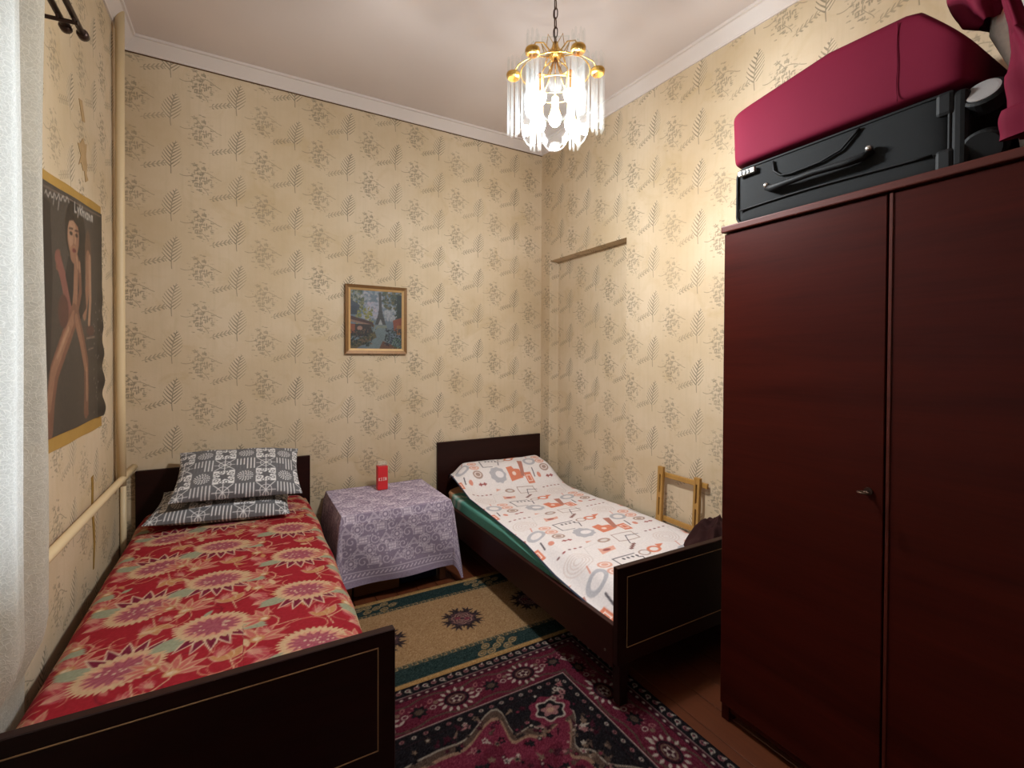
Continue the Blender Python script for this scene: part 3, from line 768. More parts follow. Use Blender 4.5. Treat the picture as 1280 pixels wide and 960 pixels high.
# ---------------- two patchwork-print pillows
def pillow(label, w, h, th, T, seed):
    cv = Canvas(w, h, 0.0027, (104, 102, 104))
    WT, GR = (222, 219, 217), (100, 98, 100)
    S = 0.098
    def star(cx, cy, r):
        pts = []
        for k in range(12):
            a = PI * k / 6 + 0.2; rr = r if k % 2 == 0 else r * 0.52
            pts.append((cx + rr * math.cos(a), cy + rr * math.sin(a)))
        cv.poly(pts, GR)
    for j in range(int(h / S) + 2):
        for i in range(int(w / S) + 2):
            x, y = i * S - 0.02, j * S - 0.035
            if j % 2 == 1:
                if i % 2 == 0:
                    cv.rect(x, x + S, y, y + S, WT)
                    for k in range(10):
                        a = 2 * PI * k / 10; cv.ell(x + S / 2 + math.cos(a) * S * .42, y + S / 2 + math.sin(a) * S * .42, .012, .009, GR, a, ring=.004)
                    star(x + S / 2, y + S / 2, S * 0.36)
                else:
                    for rr, n in ((0.009, 5), (0.017, 9), (0.026, 13), (0.034, 16)):
                        for k in range(n):
                            a = 2 * PI * k / n; cv.ell(x + S / 2 + rr * math.cos(a), y + S / 2 + rr * math.sin(a), .0034, .0034, WT)
            else:
                if i % 2 == 0:
                    for k in (-1, 0, 1):
                        cv.line([(x + S / 2, y + S / 2), (x + S / 2 + k * S * .45, y + S * .95)], .004, WT); cv.line([(x + S / 2, y + S / 2), (x + S / 2 + k * S * .45, y + S * .05)], .004, WT)
                    cv.line([(x + 2e-3, y + S / 2), (x + S - 2e-3, y + S / 2)], .003, WT); cv.ell(x + S / 2, y + S / 2, S * .3, S * .3, WT, ring=.003)
                else:
                    for k in range(6):
                        cv.line([(x + S * (k + .5) / 6, y + S * .06), (x + S * (k + .5) / 6, y + S * .94)], .0052, WT)
                    cv.rect(x + S * .02, x + S * .5, y + S * (.02), y + S * .42, GR, 0.9)
    cv.speckle(2.5)
    U = (cv.x / w * 2 - 1)[None, :]; V = (cv.y / h * 2 - 1)[:, None]
    U, V = U * np.ones_like(V), V * np.ones_like(U)
    prof = (np.clip(1 - np.abs(U) ** 2.6, 0, 1) ** 0.55) * (np.clip(1 - np.abs(V) ** 2.6, 0, 1) ** 0.55)
    pin = 1 - 0.07 * (1 - np.abs(U) ** 2) * np.abs(V) ** 3; pin2 = 1 - 0.06 * (1 - np.abs(V) ** 2) * np.abs(U) ** 3
    lump = 0.010 * wav(U, V, seed, 2.6) * prof + 0.004 * wav(U, V, seed + 1, 9) * prof
    crs = 0.006 * np.cos(6 * np.arctan2(V, U) + seed) * np.hypot(U, V) ** 3 * prof
    top = np.stack([U * w / 2 * pin2, V * h / 2 * pin, prof * th / 2 + lump + crs], -1)
    bot = np.stack([U * w / 2 * pin2, V * h / 2 * pin, -prof * th / 2 * 0.85 + 0 * lump], -1)
    P = np.concatenate([top, bot[::-1]], 0)
    P = np.concatenate([P, P[:1]], 0)
    col = np.concatenate([cv.img, cv.img[::-1], cv.img[:1]], 0)
    shp = P.shape
    Tm = np.array(T.to_3x3()); P = P.reshape(-1, 3) @ Tm.T + np.array(T.translation); P = P.reshape(shp)
    m = attr_mat('grey_patchwork_cotton', 0.85, 700, 0.2, sp=0.2)
    # the sides close where top and bottom rims meet
    o = grid_mesh('pillow', P, col, m, base=tuple(np.array(T.translation)))
    tag(o, label, 'pillow')
def xf(loc, rx, ry, rz): return Matrix.Translation(loc) @ Matrix.Rotation(rz, 4, 'Z') @ Matrix.Rotation(rx, 4, 'X') @ Matrix.Rotation(ry, 4, 'Y')
pillow('grey patchwork-print pillow lying flat on the red cover, underneath the other pillow', 0.64, 0.40, 0.125, xf((-0.085, 2.965, 0.556), math.radians(8), math.radians(2), math.radians(-6)), 3)
pillow('grey patchwork-print pillow on top, leaning up towards the headboard', 0.60, 0.42, 0.13, xf((-0.015, 2.985, 0.705), math.radians(25), math.radians(3), math.radians(-2)), 6)

# ------------------------------------------------------------------ bedside table, cloth, things
tx0, tx1, ty0, ty1, tz = 0.455, 1.085, 2.645, 3.20, 0.482
tb = thing('side_table', 'low wooden table between the beds, hidden by a lilac cloth', 'table', ((tx0 + tx1) / 2, (ty0 + ty1) / 2, 0))
box('table_top', tx0, tx1, ty0, ty1, tz - 0.025, tz, M_TABLE, tb)
for x in (tx0 + 0.02, tx1 - 0.06):
    for y in (ty0 + 0.03, ty1 - 0.07): box('leg', x, x + 0.04, y, y + 0.04, 0, tz - 0.025, M_TABLE, tb)
def cloth():
    fr, sd, bk = 0.385, 0.33, 0.03
    hx = (tx1 - tx0) / 2
    W_, H_ = 2 * (hx + sd), (ty1 - ty0) + fr + bk
    cv = Canvas(W_, H_, 0.0034, (146, 130, 148))
    L = (212, 197, 207)
    cx = W_ / 2
    # motif field in units across the cloth: front edge is y = 0
    def ln(pts, w=0.0035): cv.line(pts, w, L)
    def spiral(x, y, r, d=1):
        ln([(x + r * (1 - t / 9) * math.cos(d * t), y + r * (1 - t / 9) * math.sin(d * t)) for t in np.linspace(0, 7.5, 22)])
    def medal(x, y, r):
        cv.ell(x, y, r, r, L, ring=.0035, wob=.06, wn=10); cv.ell(x, y, r * .62, r * .62, L, ring=.003)
        for k in range(8):
            a = PI * k / 4; cv.ell(x + r * .8 * math.cos(a), y + r * .8 * math.sin(a), .0035, .0035, L)
        cv.ell(x, y, r * .25, r * .25, L)
    def square(x, y, s):
        ln([(x - s, y - s * .6), (x + s, y - s * .6), (x + s, y + s * .6), (x - s, y + s * .6), (x - s, y - s * .6)])
        for a in (-.5, 0, .5):
            for b2 in (-.25, .25): cv.rect(x + a * s - .007, x + a * s + .007, y + b2 * s - .006, y + b2 * s + .006, L)
    def tri(x, y, s):
        for k in (1, .6): ln([(x - s * k, y - s * .5 * k), (x + s * k, y - s * .5 * k), (x, y + s * .7 * k), (x - s * k, y - s * .5 * k)], .003)
    def field(xa, xb, ya, yb, sd_):
        r = random.Random(sd_); y = ya + 0.04; row = 0
        while y < yb - 0.02:
            x = xa + 0.04 + (row % 2) * 0.035
            while x < xb - 0.02:
                k = (row * 3 + int((x - xa) / 0.063)) % 5
                if k == 0: medal(x, y, .034)
                elif k == 1: spiral(x, y, .031); spiral(x + .03, y + .03, .012, -1)
                elif k == 2: square(x, y, .031)
                elif k == 3: spiral(x, y, .028, -1); cv.ell(x + .036, y - .02, .009, .009, L, ring=.003)
                else: tri(x, y, .030)
                for q in range(5):
                    a = r.uniform(0, 6.28); cv.ell(x + .043 * math.cos(a), y + .043 * math.sin(a), .0045, .0035, L, a)
                x += 0.063
            y += 0.060; row += 1
    field(0.02, W_ - 0.02, 0.085, H_, 4)
    for y in (0.074, 0.036): ln([(0, y), (W_, y)], .004)
    for x in (0.05, W_ - 0.05): ln([(x, 0), (x, H_)], .004)
    x = 0.0
    while x < W_:
        cv.leaf(x, .047, .02, .008, .7, L); cv.ell(x + .016, .062, .004, .004, L); x += 0.024
    for k in range(int(W_ / 0.008)): pass
    cv.speckle(3.5, 1)
    a = cv.x[None, :] - cx; yy = cv.y[:, None]
    a, yy = a * np.ones_like(yy), yy * np.ones_like(a)
    da = np.maximum(np.abs(a) - hx, 0); db = np.maximum(fr - yy, 0); dk = np.maximum(yy - (fr + ty1 - ty0), 0)
    d = np.sqrt(da ** 2 + (db + dk) ** 2); ph = np.arctan2(db + dk, da + 1e-9)
    corner = np.sin(2 * ph) * (da > 0) * ((db + dk) > 0)
    off = d * (0.06 + 0.09 * np.clip(corner, 0, 1)) + 0.010 * np.minimum(d / 0.05, 1)
    off = off + 0.010 * np.sin((a * np.sign(1) + yy) * 15 + 1.0) * np.clip(d / 0.3, 0, 1) * (1 - np.clip(corner, 0, 1))
    X_ = np.sign(a) * (np.minimum(np.abs(a), hx) + off * np.cos(ph) * (da > 0)) + (tx0 + tx1) / 2
    Yc = np.clip(yy - fr, 0, ty1 - ty0) + ty0
    Y_ = Yc - off * np.sin(ph) * (db > 0) + off * np.sin(ph) * 0.2 * (dk > 0)
    Z_ = tz + 0.004 - np.where(d > 0, np.maximum(d * np.sqrt(1 - 0.12 ** 2), 0), 0) + 0.0015 * wav(X_, Y_, 8, 9) * (d == 0)
    # keep clear of the bed on the right and the wall at the back
    X_ = np.minimum(X_, 1.195); Y_ = np.minimum(Y_, YB - 0.006)
    X_ = np.maximum(X_, 0.395)
    P = np.stack([X_, Y_, np.maximum(Z_, 0.03)], -1)
    m = attr_mat('lilac_jacquard', 0.75, 800, 0.25, sp=0.25)
    tag(grid_mesh('tablecloth', P, cv.img, m, base=((tx0 + tx1) / 2, (ty0 + ty1) / 2, 0.05)), 'lilac jacquard tablecloth draped over the low table between the beds', 'tablecloth')
cloth()
# red perfume-sized carton with pale lettering
rb = thing('carton', 'small upright red carton with white lettering on the lilac tablecloth', 'carton', (0.78, 3.075, tz + 0.006))
bm = bmesh.new(); b_box(bm, 0.748, 0.812, 3.05, 3.10, tz + 0.006, tz + 0.158, 0.002)
from_bm('carton_body', bm, plain('red_card', (206, 42, 46), 0.5, sp=0.4, bmp=0), rb)
bm = bmesh.new()
yy = 3.0495
def stroke(bm, x0, z0, x1, z1, w=0.0026):
    v = Vector((x1 - x0, 0, z1 - z0)); n = Vector((-v.z, 0, v.x)).normalized() * w / 2
    a, b2 = Vector((x0, yy, z0)), Vector((x1, yy, z1))
    vs = [bm.verts.new(p) for p in (a - n, b2 - n, b2 + n, a + n)]; f = bm.faces.new(vs)
    r = bmesh.ops.extrude_face_region(bm, geom=[f]); bmesh.ops.translate(bm, vec=(0, -0.0004, 0), verts=[g for g in r['geom'] if isinstance(g, bmesh.types.BMVert)])
zb, zh_ = tz + 0.066, 0.018
gl = {'K': [(0, 0, 0, 1), (0, .5, .8, 1), (0, .5, .8, 0)], 'I': [(.4, 0, .4, 1), (0, 0, .8, 0), (.1, 1, .7, 1)], 'T': [(.4, 0, .4, 1), (0, 1, .8, 1), (.1, 0, .7, 0)], 'B': [(0, 0, 0, 1), (0, 1, .7, .9), (.7, .9, .7, .1), (.7, .1, 0, 0), (0, .5, .7, .5)]}
for i, ch in enumerate('KITB'):
    for a, b2, c, d in gl[ch]:
        ox = 0.7545 + i * 0.0135; stroke(bm, ox + a * 0.010, zb + b2 * zh_, ox + c * 0.010, zb + d * zh_)
o = from_bm('lettering', bm, plain('white_print', (240, 226, 214), 0.6, bmp=0), rb); o['label'] = 'white lettering'
bm = bmesh.new(); b_box(bm, 0.752, 0.808, 3.054, 3.096, tz + 0.158, tz + 0.186, 0.002)
m, nt, b = new_mat('clear_plastic_lid'); b.inputs['Base Color'].default_value = lin(214, 206, 184); b.inputs['Alpha'].default_value = 0.35; b.inputs['Roughness'].default_value = 0.15
o = from_bm('clear_lid', bm, m, rb); o['label'] = 'clear plastic top'
# boxes under the table
o = thing('cardboard_box', 'brown cardboard box under the left half of the low table', 'box', (0.655, 2.86, 0))
box('box_body', 0.53, 0.79, 2.71, 3.0, 0.0, 0.22, M_CARD, o, bev=0.004)
for a, c in ((0.53, 0.658), (0.662, 0.79)): box('flap', a, c, 2.71, 3.0, 0.2205, 0.2245, M_CARD, o, bev=0.001)
o = thing('navy_box', 'dark navy blue box under the right half of the low table', 'box', (0.925, 2.87, 0))
box('box_body', 0.805, 1.03, 2.74, 3.0, 0.0, 0.15, M_NAVY, o, bev=0.004)
box('lid', 0.801, 1.034, 2.736, 3.004, 0.13, 0.175, M_NAVY, o, bev=0.003)

# ------------------------------------------------------------------ runner and rug
def floor_cloth(name, label, cat, x0, x1, y0, y1, cv, z, mat, seed, amp=0.0015, rot=0.0):
    U = cv.x[None, :] + x0; V = cv.y[:, None] + y0
    U, V = U * np.ones_like(V), V * np.ones_like(U)
    Z = z + amp * wav(U, V, seed, 6)
    e = np.minimum(np.minimum(U - x0, x1 - U), np.minimum(V - y0, y1 - V))
    Z = np.where(e < 1e-6, z - 0.006, Z)
    cxm, cym = (x0 + x1) / 2, (y0 + y1) / 2
    c, s = math.cos(rot), math.sin(rot)
    P = np.stack([cxm + (U - cxm) * c - (V - cym) * s, cym + (U - cxm) * s + (V - cym) * c, Z], -1)
    return tag(grid_mesh(name, P, cv.img, mat, base=(cxm, cym, 0)), label, cat)
def runner():
    x0, x1, y0, y1 = -0.30, 1.95, 1.845, 2.602
    cv = Canvas(x1 - x0, y1 - y0, 0.0045, (136, 106, 74))
    H = y1 - y0; W_ = x1 - x0
    GRN, OL, DK, EDGE, CRM = (30, 43, 41), (104, 86, 58), (40, 31, 32), (140, 108, 68), (134, 108, 74)
    for s in (0, 1):
        f = (lambda v: v) if s == 0 else (lambda v: H - v)
        def band(a, b2, c): cv.rect(0, W_, min(f(a), f(b2)), max(f(a), f(b2)), c)
        band(0, .036, EDGE); band(.012, .016, (120, 88, 50)); band(.036, .128, GRN); band(.128, .150, (58, 60, 50))
        x = 0.0
        while x < W_:
            y = f(.139)
            cv.line([(x, y - .008), (x + .014, y - .008), (x + .014, y + .006), (x + .006, y + .006)], .0035, CRM)
            cv.line([(x + .022, y + .008), (x + .036, y + .008), (x + .036, y - .004)], .0035, CRM); x += 0.045
        for cx in np.arange(0.62 + (0.36 if s == 0 else -0.05) - 0.9, W_, 0.62):
            cx = cx + 0.0
            cv.rect(cx - .11, cx + .11, f(.128) if s else f(.04), f(.04) if s else f(.128), GRN)
            for k, (dx, dy) in enumerate(((-.085, .06), (-.05, .10), (-.04, .055), (0, .08), (.035, .11), (.045, .06), (.085, .085))):
                cv.ell(cx + dx, f(dy), .024, .017, CRM, .5, ring=.006); cv.ell(cx + dx, f(dy), .010, .007, CRM)
                cv.leaf(cx + dx, f(dy), .035, .010, 0.6 + k, OL)
    for mx in np.arange(0.93 - 0.43 * 2, W_, 0.4):
        mx, my = mx, 0.365
        for k in range(16):
            a = 2 * PI * k / 16 + 0.1; r = 0.115 if k % 2 == 0 else 0.085
            cv.leaf(mx, my, r, .022, a, DK); 
            cv.leaf(mx + math.cos(a) * r * .6, my + math.sin(a) * r * .6, r * .4, .014, a + .7, DK); cv.leaf(mx + math.cos(a) * r * .6, my + math.sin(a) * r * .6, r * .4, .014, a - .7, DK)
        cv.ell(mx, my, .066, .060, (66, 46, 48), wob=.10, wn=9)
        for rr in (.052, .036, .02): cv.ell(mx, my, rr, rr * .9, (142, 106, 92), ring=.005, wob=.1, wn=7)
        cv.ell(mx - .02, my + .012, .016, .012, (96, 44, 52)); cv.ell(mx + .022, my - .012, .016, .012, (96, 44, 52))
    cv.speckle(9, 0)
    floor_cloth('runner', 'beige carpet runner with green borders lying between the two beds', 'runner', x0, x1, y0, y1, cv, 0.009, attr_mat('runner_pile', 0.95, 1200, 0.5, sp=0.05), 31)
runner()
def rug():
    x0, x1, y0, y1 = -0.42, 1.405, 0.20, 1.848
    W_, H = x1 - x0, y1 - y0
    cv = Canvas(W_, H, 0.004, (98, 22, 40))
    BK, RD, RD2, WT, TAN, PNK, BRN, DKR = (26, 20, 24), (104, 22, 42), (122, 30, 52), (182, 164, 146), (124, 94, 74), (158, 96, 94), (86, 62, 50), (66, 16, 30)
    def frame(d0, d1, c):
        cv.rect(d0, W_ - d0, d0, d0 + (d1 - d0), c); cv.rect(d0, W_ - d0, H - d1, H - d0, c)
        cv.rect(d0, d1, d0, H - d0, c); cv.rect(W_ - d1, W_ - d0, d0, H - d0, c)
    def along(d, step, fn, inset=0.0):
        """call fn(x, y, angle) along the frame line at distance d"""
        for n, fx in ((int((W_ - 2 * d) / step), lambda t: ((d + t * (W_ - 2 * d), H - d, 0.0), (d + t * (W_ - 2 * d), d, PI))),
                      (int((H - 2 * d) / step), lambda t: ((W_ - d, d + t * (H - 2 * d), -PI / 2), (d, d + t * (H - 2 * d), PI / 2)))):
            for k in range(n):
                for p in fx((k + .5) / n): fn(*p, k)
    frame(0, .052, BK)
    def chain(x, y, a, k):
        c, s = math.cos(a), math.sin(a)
        cv.ell(x, y, .012, .010, PNK if k % 2 else WT, a, ring=.005)
        cv.leaf(x, y, .022, .008, a + (1 if k % 2 else -1), WT)
        cv.ell(x + .004 * s, y, .004, .004, RD2)
    along(.026, .036, chain)
    frame(.052, .056, WT)
    frame(.056, .078, DKR)
    along(.067, .034, lambda x, y, a, k: cv.ell(x, y, .007, .005, WT, a))
    frame(.078, .235, RD)
    def zig(d, amp, col, wd=.008, step=.11):
        for side in range(4):
            L = W_ if side < 2 else H
            pts = []
            for t in np.arange(d, L - d, .006):
                o = amp * math.copysign(min(abs(math.sin((t) / step * PI)) * 1.4, 1), math.sin(t / step * PI))
                q = d + o
                pts.append({0: (t, H - q), 1: (t, q), 2: (W_ - q, t), 3: (q, t)}[side])
            cv.line(pts, wd, col)
    zig(.098, .009, BRN); zig(.215, .009, BRN)
    def rosette(x, y, a, k):
        c, s = math.cos(a), math.sin(a)
        if k % 2 == 0:
            for q in range(14):
                b2 = 2 * PI * q / 14
                px, py = .052 * math.cos(b2), .040 * math.sin(b2)
                cv.leaf(x + c * px - s * py, y + s * px + c * py, .026, .013, b2 + a, WT)
            cv.ell(x, y, .050, .038, BK, a); cv.ell(x, y, .042, .031, DKR, a); cv.ell(x, y, .034, .023, TAN, a, ring=.005)
            cv.ell(x, y, .018, .014, WT, a, wob=.3, wn=5); cv.ell(x, y, .010, .008, DKR, a)
        else:
            cv.ell(x, y, .030, .026, BK, a, wob=.2, wn=7); cv.ell(x, y, .018, .013, BRN, a)
            for q in range(7):
                b2 = PI * q / 6; cv.leaf(x + .03 * math.cos(b2 + a), y + .03 * math.sin(b2 + a), .014, .006, b2 + a, PNK)
            for dx in (-.055, .055): cv.ell(x + c * dx, y + s * dx, .013, .011, WT, ring=.004); cv.ell(x + c * dx - s * .035, y + s * dx + c * .035, .014, .009, PNK, a + 1, ring=.004)
            for dx in (-.085, .08): cv.leaf(x + c * dx - s * -.03, y + s * dx + c * -.03, .035, .012, a + .6, WT); cv.ell(x + c * dx * .9 - s * .02, y + s * dx * .9 + c * .02, .010, .009, TAN)
    along(.157, .150, rosette)
    frame(.235, .240, WT)
    frame(.240, .285, BK)
    along(.262, .042, lambda x, y, a, k: (cv.ell(x, y, .009, .007, WT if k % 2 else PNK, a), cv.ell(x, y, .004, .003, DKR)))
    # black ground with scalloped red inner field
    d = .285
    fr = random.Random(3)
    cv.rect(d, W_ - d, d, H - d, BK)
    cx, cy = W_ / 2, H / 2
    def scal(a, k): return 1 + .10 * math.cos(k * a) + .05 * math.cos(2 * k * a + .5)
    def field(sx, sy, col):
        pts = []
        for a in np.linspace(0, 2 * PI, 160, endpoint=False):
            ca, sa = math.cos(a), math.sin(a); e = 2 / 3.2
            r = scal(a, 10)
            pts.append((cx + sx * r * math.copysign(abs(ca) ** e, ca), cy + sy * r * math.copysign(abs(sa) ** e, sa)))
        cv.poly(pts, col)
    hx, hy = W_ / 2 - d, H / 2 - d
    field(hx * .922, hy * .92, (156, 138, 120)); field(hx * .91, hy * .905, BRN); field(hx * .865, hy * .855, (150, 110, 84)); field(hx * .84, hy * .83, RD2); field(hx * .72, hy * .68, RD)
    for k in range(900):
        x, y = fr.uniform(d, W_ - d), fr.uniform(d, H - d)
        c = fr.choice((BK, TAN, BRN, PNK, DKR, WT, DKR, BK))
        r = fr.uniform(.006, .014)
        cv.ell(x, y, r, r * .8, c, fr.uniform(0, 3), wob=.25, wn=5)
        if fr.random() < .5: cv.ell(x, y, r * .5, r * .4, fr.choice((RD2, WT, BK)))
        if fr.random() < .5: cv.leaf(x, y, .03, .009, fr.uniform(0, 6.3), c)
    # corner palmettes, the one by the right bed shows
    for sx in (-1, 1):
        for sy in (-1, 1):
            x, y = cx + sx * (hx - .115), cy + sy * (hy - .10)
            cv.ell(x, y, .082, .072, RD2, wob=.08, wn=8); cv.ell(x, y, .058, .052, WT, wob=.12, wn=6); cv.ell(x, y, .050, .044, BK, wob=.12, wn=6)
            cv.ell(x, y, .034, .026, PNK, wob=.2, wn=5); cv.ell(x, y, .016, .012, (190, 140, 110))
            for k in range(9):
                a = fr.uniform(0, 6.28); px, py = x + sx * .065 + .03 * math.cos(a), y + sy * .062 + .025 * math.sin(a)
                for q in range(5): cv.ell(px + .009 * math.cos(q * 1.257), py + .009 * math.sin(q * 1.257), .005, .005, WT if k % 2 else PNK)
                cv.ell(px, py, .004, .004, DKR)
    for k in range(5): cv.ell(cx, cy, .30 - .055 * k, .22 - .04 * k, (BK, WT, RD2, BRN, DKR)[k], wob=.08, wn=12)
    g = cv.img.mean(-1, keepdims=True); cv.img = (cv.img * 0.80 + g * 0.20) * 0.76
    cv.speckle(7, 0)
    floor_cloth('rug', 'dark red oriental patterned rug in front of the right bed', 'rug', x0, x1, y0, y1, cv, 0.017, attr_mat('rug_pile', 0.95, 1200, 0.5, sp=0.05), 41)
rug()
# ------------------------------------------------------------------ heating pipes
vp = tube('heating_pipe', [(XL + 0.030, 2.985, 0.70), (XL + 0.028, 2.985, 1.2), (XL + 0.030, 2.985, 2.2), (XL + 0.033, 2.985, 3.05)], 0.0195, M_PIPE, base=(XL + 0.03, 2.985, 0.70), seg=16)
tag(vp, 'cream painted vertical heating pipe in the corner by the left wall', 'pipe')
hp = tube('heating_pipe', [(XL + 0.034, 1.2, 0.735), (XL + 0.034, 2.0, 0.730), (XL + 0.034, 2.9, 0.735), (XL + 0.036, 3.249, 0.740)], 0.0165, M_PIPE, base=(XL + 0.034, 1.2, 0.73), seg=16)
tag(hp, 'cream painted horizontal heating pipe along the left wall above the red bed', 'pipe')
lp = tube('heating_pipe', [(XL + 0.0155, 3.10, 0.0), (XL + 0.0155, 3.10, 0.718)], 0.014, M_PIPE, base=(XL + 0.03, 3.10, 0), seg=14)
tag(lp, 'short cream pipe dropping to the floor behind the red bed', 'pipe')

# ------------------------------------------------------------------ curtain and its rods
cr = thing('curtain_rod', 'dark bronze double curtain rod with round end caps high on the left wall', 'curtain rod', (XL, 1.0, 2.36))
for xo, ye in ((0.117, 1.975), (0.080, 1.955)):
    r = tube('rod', [(XL + xo, 0.05, 2.364), (XL + xo, ye, 2.364)], 0.0085, M_BRONZE, cr)
    bm = bmesh.new(); b_tube(bm, [(XL + xo, ye - 0.004, 2.364), (XL + xo, ye + 0.004, 2.364), (XL + xo, ye + 0.022, 2.364), (XL + xo, ye + 0.030, 2.364)], [0.009, 0.0155, 0.0155, 0.007], 14)
    from_bm('end_cap', bm, M_BRONZE, r, smooth=True)
for y in (1.90, 0.12):
    bm = bmesh.new(); b_tube(bm, [(XL, y, 2.352), (XL + 0.05, y, 2.346), (XL + 0.125, y, 2.350)], 0.006, 10)
    b_tube(bm, [(XL + 0.0, y, 2.31), (XL + 0.03, y, 2.335), (XL + 0.05, y, 2.346)], 0.005, 8)
    b_box(bm, XL, XL + 0.005, y - 0.014, y + 0.014, 2.29, 2.375, 0.002)
    for xo in (0.117, 0.080): b_tube(bm, [(XL + xo, y + 0.013 * math.cos(a), 2.362 + 0.013 * math.sin(a)) for a in np.linspace(0, 2 * PI, 13)], 0.004, 8, caps=False)
    from_bm('bracket', bm, M_BRONZE, cr, smooth=False)
def lace_mat():
    m, nt, b = new_mat('white_lace')
    uvn = texco(nt, 'UV')
    v1 = nt.nodes.new('ShaderNodeTexVoronoi'); v1.feature = 'DISTANCE_TO_EDGE'; v1.voronoi_dimensions = '2D'; v1.inputs['Scale'].default_value = 115
    wob = nt.nodes.new('ShaderNodeTexNoise'); wob.inputs['Scale'].default_value = 26; nt.links.new(uvn, wob.inputs['Vector'])
    va = nt.nodes.new('ShaderNodeVectorMath'); va.operation = 'SCALE'; va.inputs['Scale'].default_value = 0.035; nt.links.new(wob.outputs['Color'], va.inputs[0])
    vb_ = nt.nodes.new('ShaderNodeVectorMath'); vb_.operation = 'ADD'; nt.links.new(uvn, vb_.inputs[0]); nt.links.new(va.outputs[0], vb_.inputs[1])
    nt.links.new(vb_.outputs[0], v1.inputs['Vector'])
    d = X(nt, v1.outputs['Distance'])
    thread = d.below(0.03, 0.10)
    v2 = nt.nodes.new('ShaderNodeTexVoronoi'); v2.feature = 'SMOOTH_F1'; v2.voronoi_dimensions = '2D'; v2.inputs['Scale'].default_value = 22
    nt.links.new(vb_.outputs[0], v2.inputs['Vector'])
    ringy = ((X(nt, v2.outputs['Distance']) * 26.0).sin() * 0.5 + 0.5)
    dens = (thread * 0.75 + ringy * 0.35).clamp()
    nt.links.new(mix(nt, dens, lin(200, 195, 182), lin(228, 223, 212)), b.inputs['Base Color'])
    b.inputs['Roughness'].default_value = 0.9; spec(b, 0.1)
    tr = nt.nodes.new('ShaderNodeBsdfTranslucent'); tr.inputs['Color'].default_value = lin(240, 240, 236)
    m1 = nt.nodes.new('ShaderNodeMixShader'); m1.inputs[0].default_value = 0.48
    nt.links.new(b.outputs[0], m1.inputs[1]); nt.links.new(tr.outputs[0], m1.inputs[2])
    tp = nt.nodes.new('ShaderNodeBsdfTransparent'); m2 = nt.nodes.new('ShaderNodeMixShader')
    al = (dens * 0.10 + 0.90).clamp()
    nt.links.new(al.sock, m2.inputs[0]); nt.links.new(tp.outputs[0], m2.inputs[1]); nt.links.new(m1.outputs[0], m2.inputs[2])
    nt.links.new(m2.outputs[0], nt.nodes['Material Output'].inputs[0])
    bump(nt, b, dens, 0.5, 0.002)
    return m
def curtain():
    ny, nz = 260, 60
    s = np.linspace(0, 1, ny)[None, :]; z = np.linspace(0.03, 2.356, nz)[:, None]
    y = 0.10 + (1.812 - 0.10) * s * np.ones_like(z); zz_ = z * np.ones_like(y)
    low = np.clip((0.60 - zz_) / 0.14, 0, 1)
    ampl = 0.016 * (1 - 0.72 * low)
    fold = np.sin(y * 34 + 0.8 * np.sin(y * 7)) + 0.5 * np.sin(y * 71 + 1.0)
    x = XL + 0.082 + ampl * fold - 0.055 * low + 0.004 * (1 - low) * np.sin(zz_ * 4 + y * 9)
    y = y + 0.010 * np.sin(zz_ * 3.2) * s - 0.012 * low * s ** 6 * np.clip((0.75 - zz_) / 0.5, 0, 1)
    P = np.stack([x, y, zz_], -1)
    o = grid_mesh('lace_curtain', P, None, lace_mat(), base=(XL + 0.08, 1.0, 0.05))
    me = o.data; uv = me.uv_layers.new(name='UVMap')
    li = np.empty(len(me.loops), np.int32); me.loops.foreach_get('vertex_index', li)
    uvs = np.stack([(1.9 * s * np.ones_like(z)).ravel()[li], zz_.ravel()[li]], -1).astype(np.float32)
    uv.data.foreach_set('uv', uvs.ravel())
    tag(o, 'white lace curtain hanging over the window at the left edge', 'curtain')
curtain()

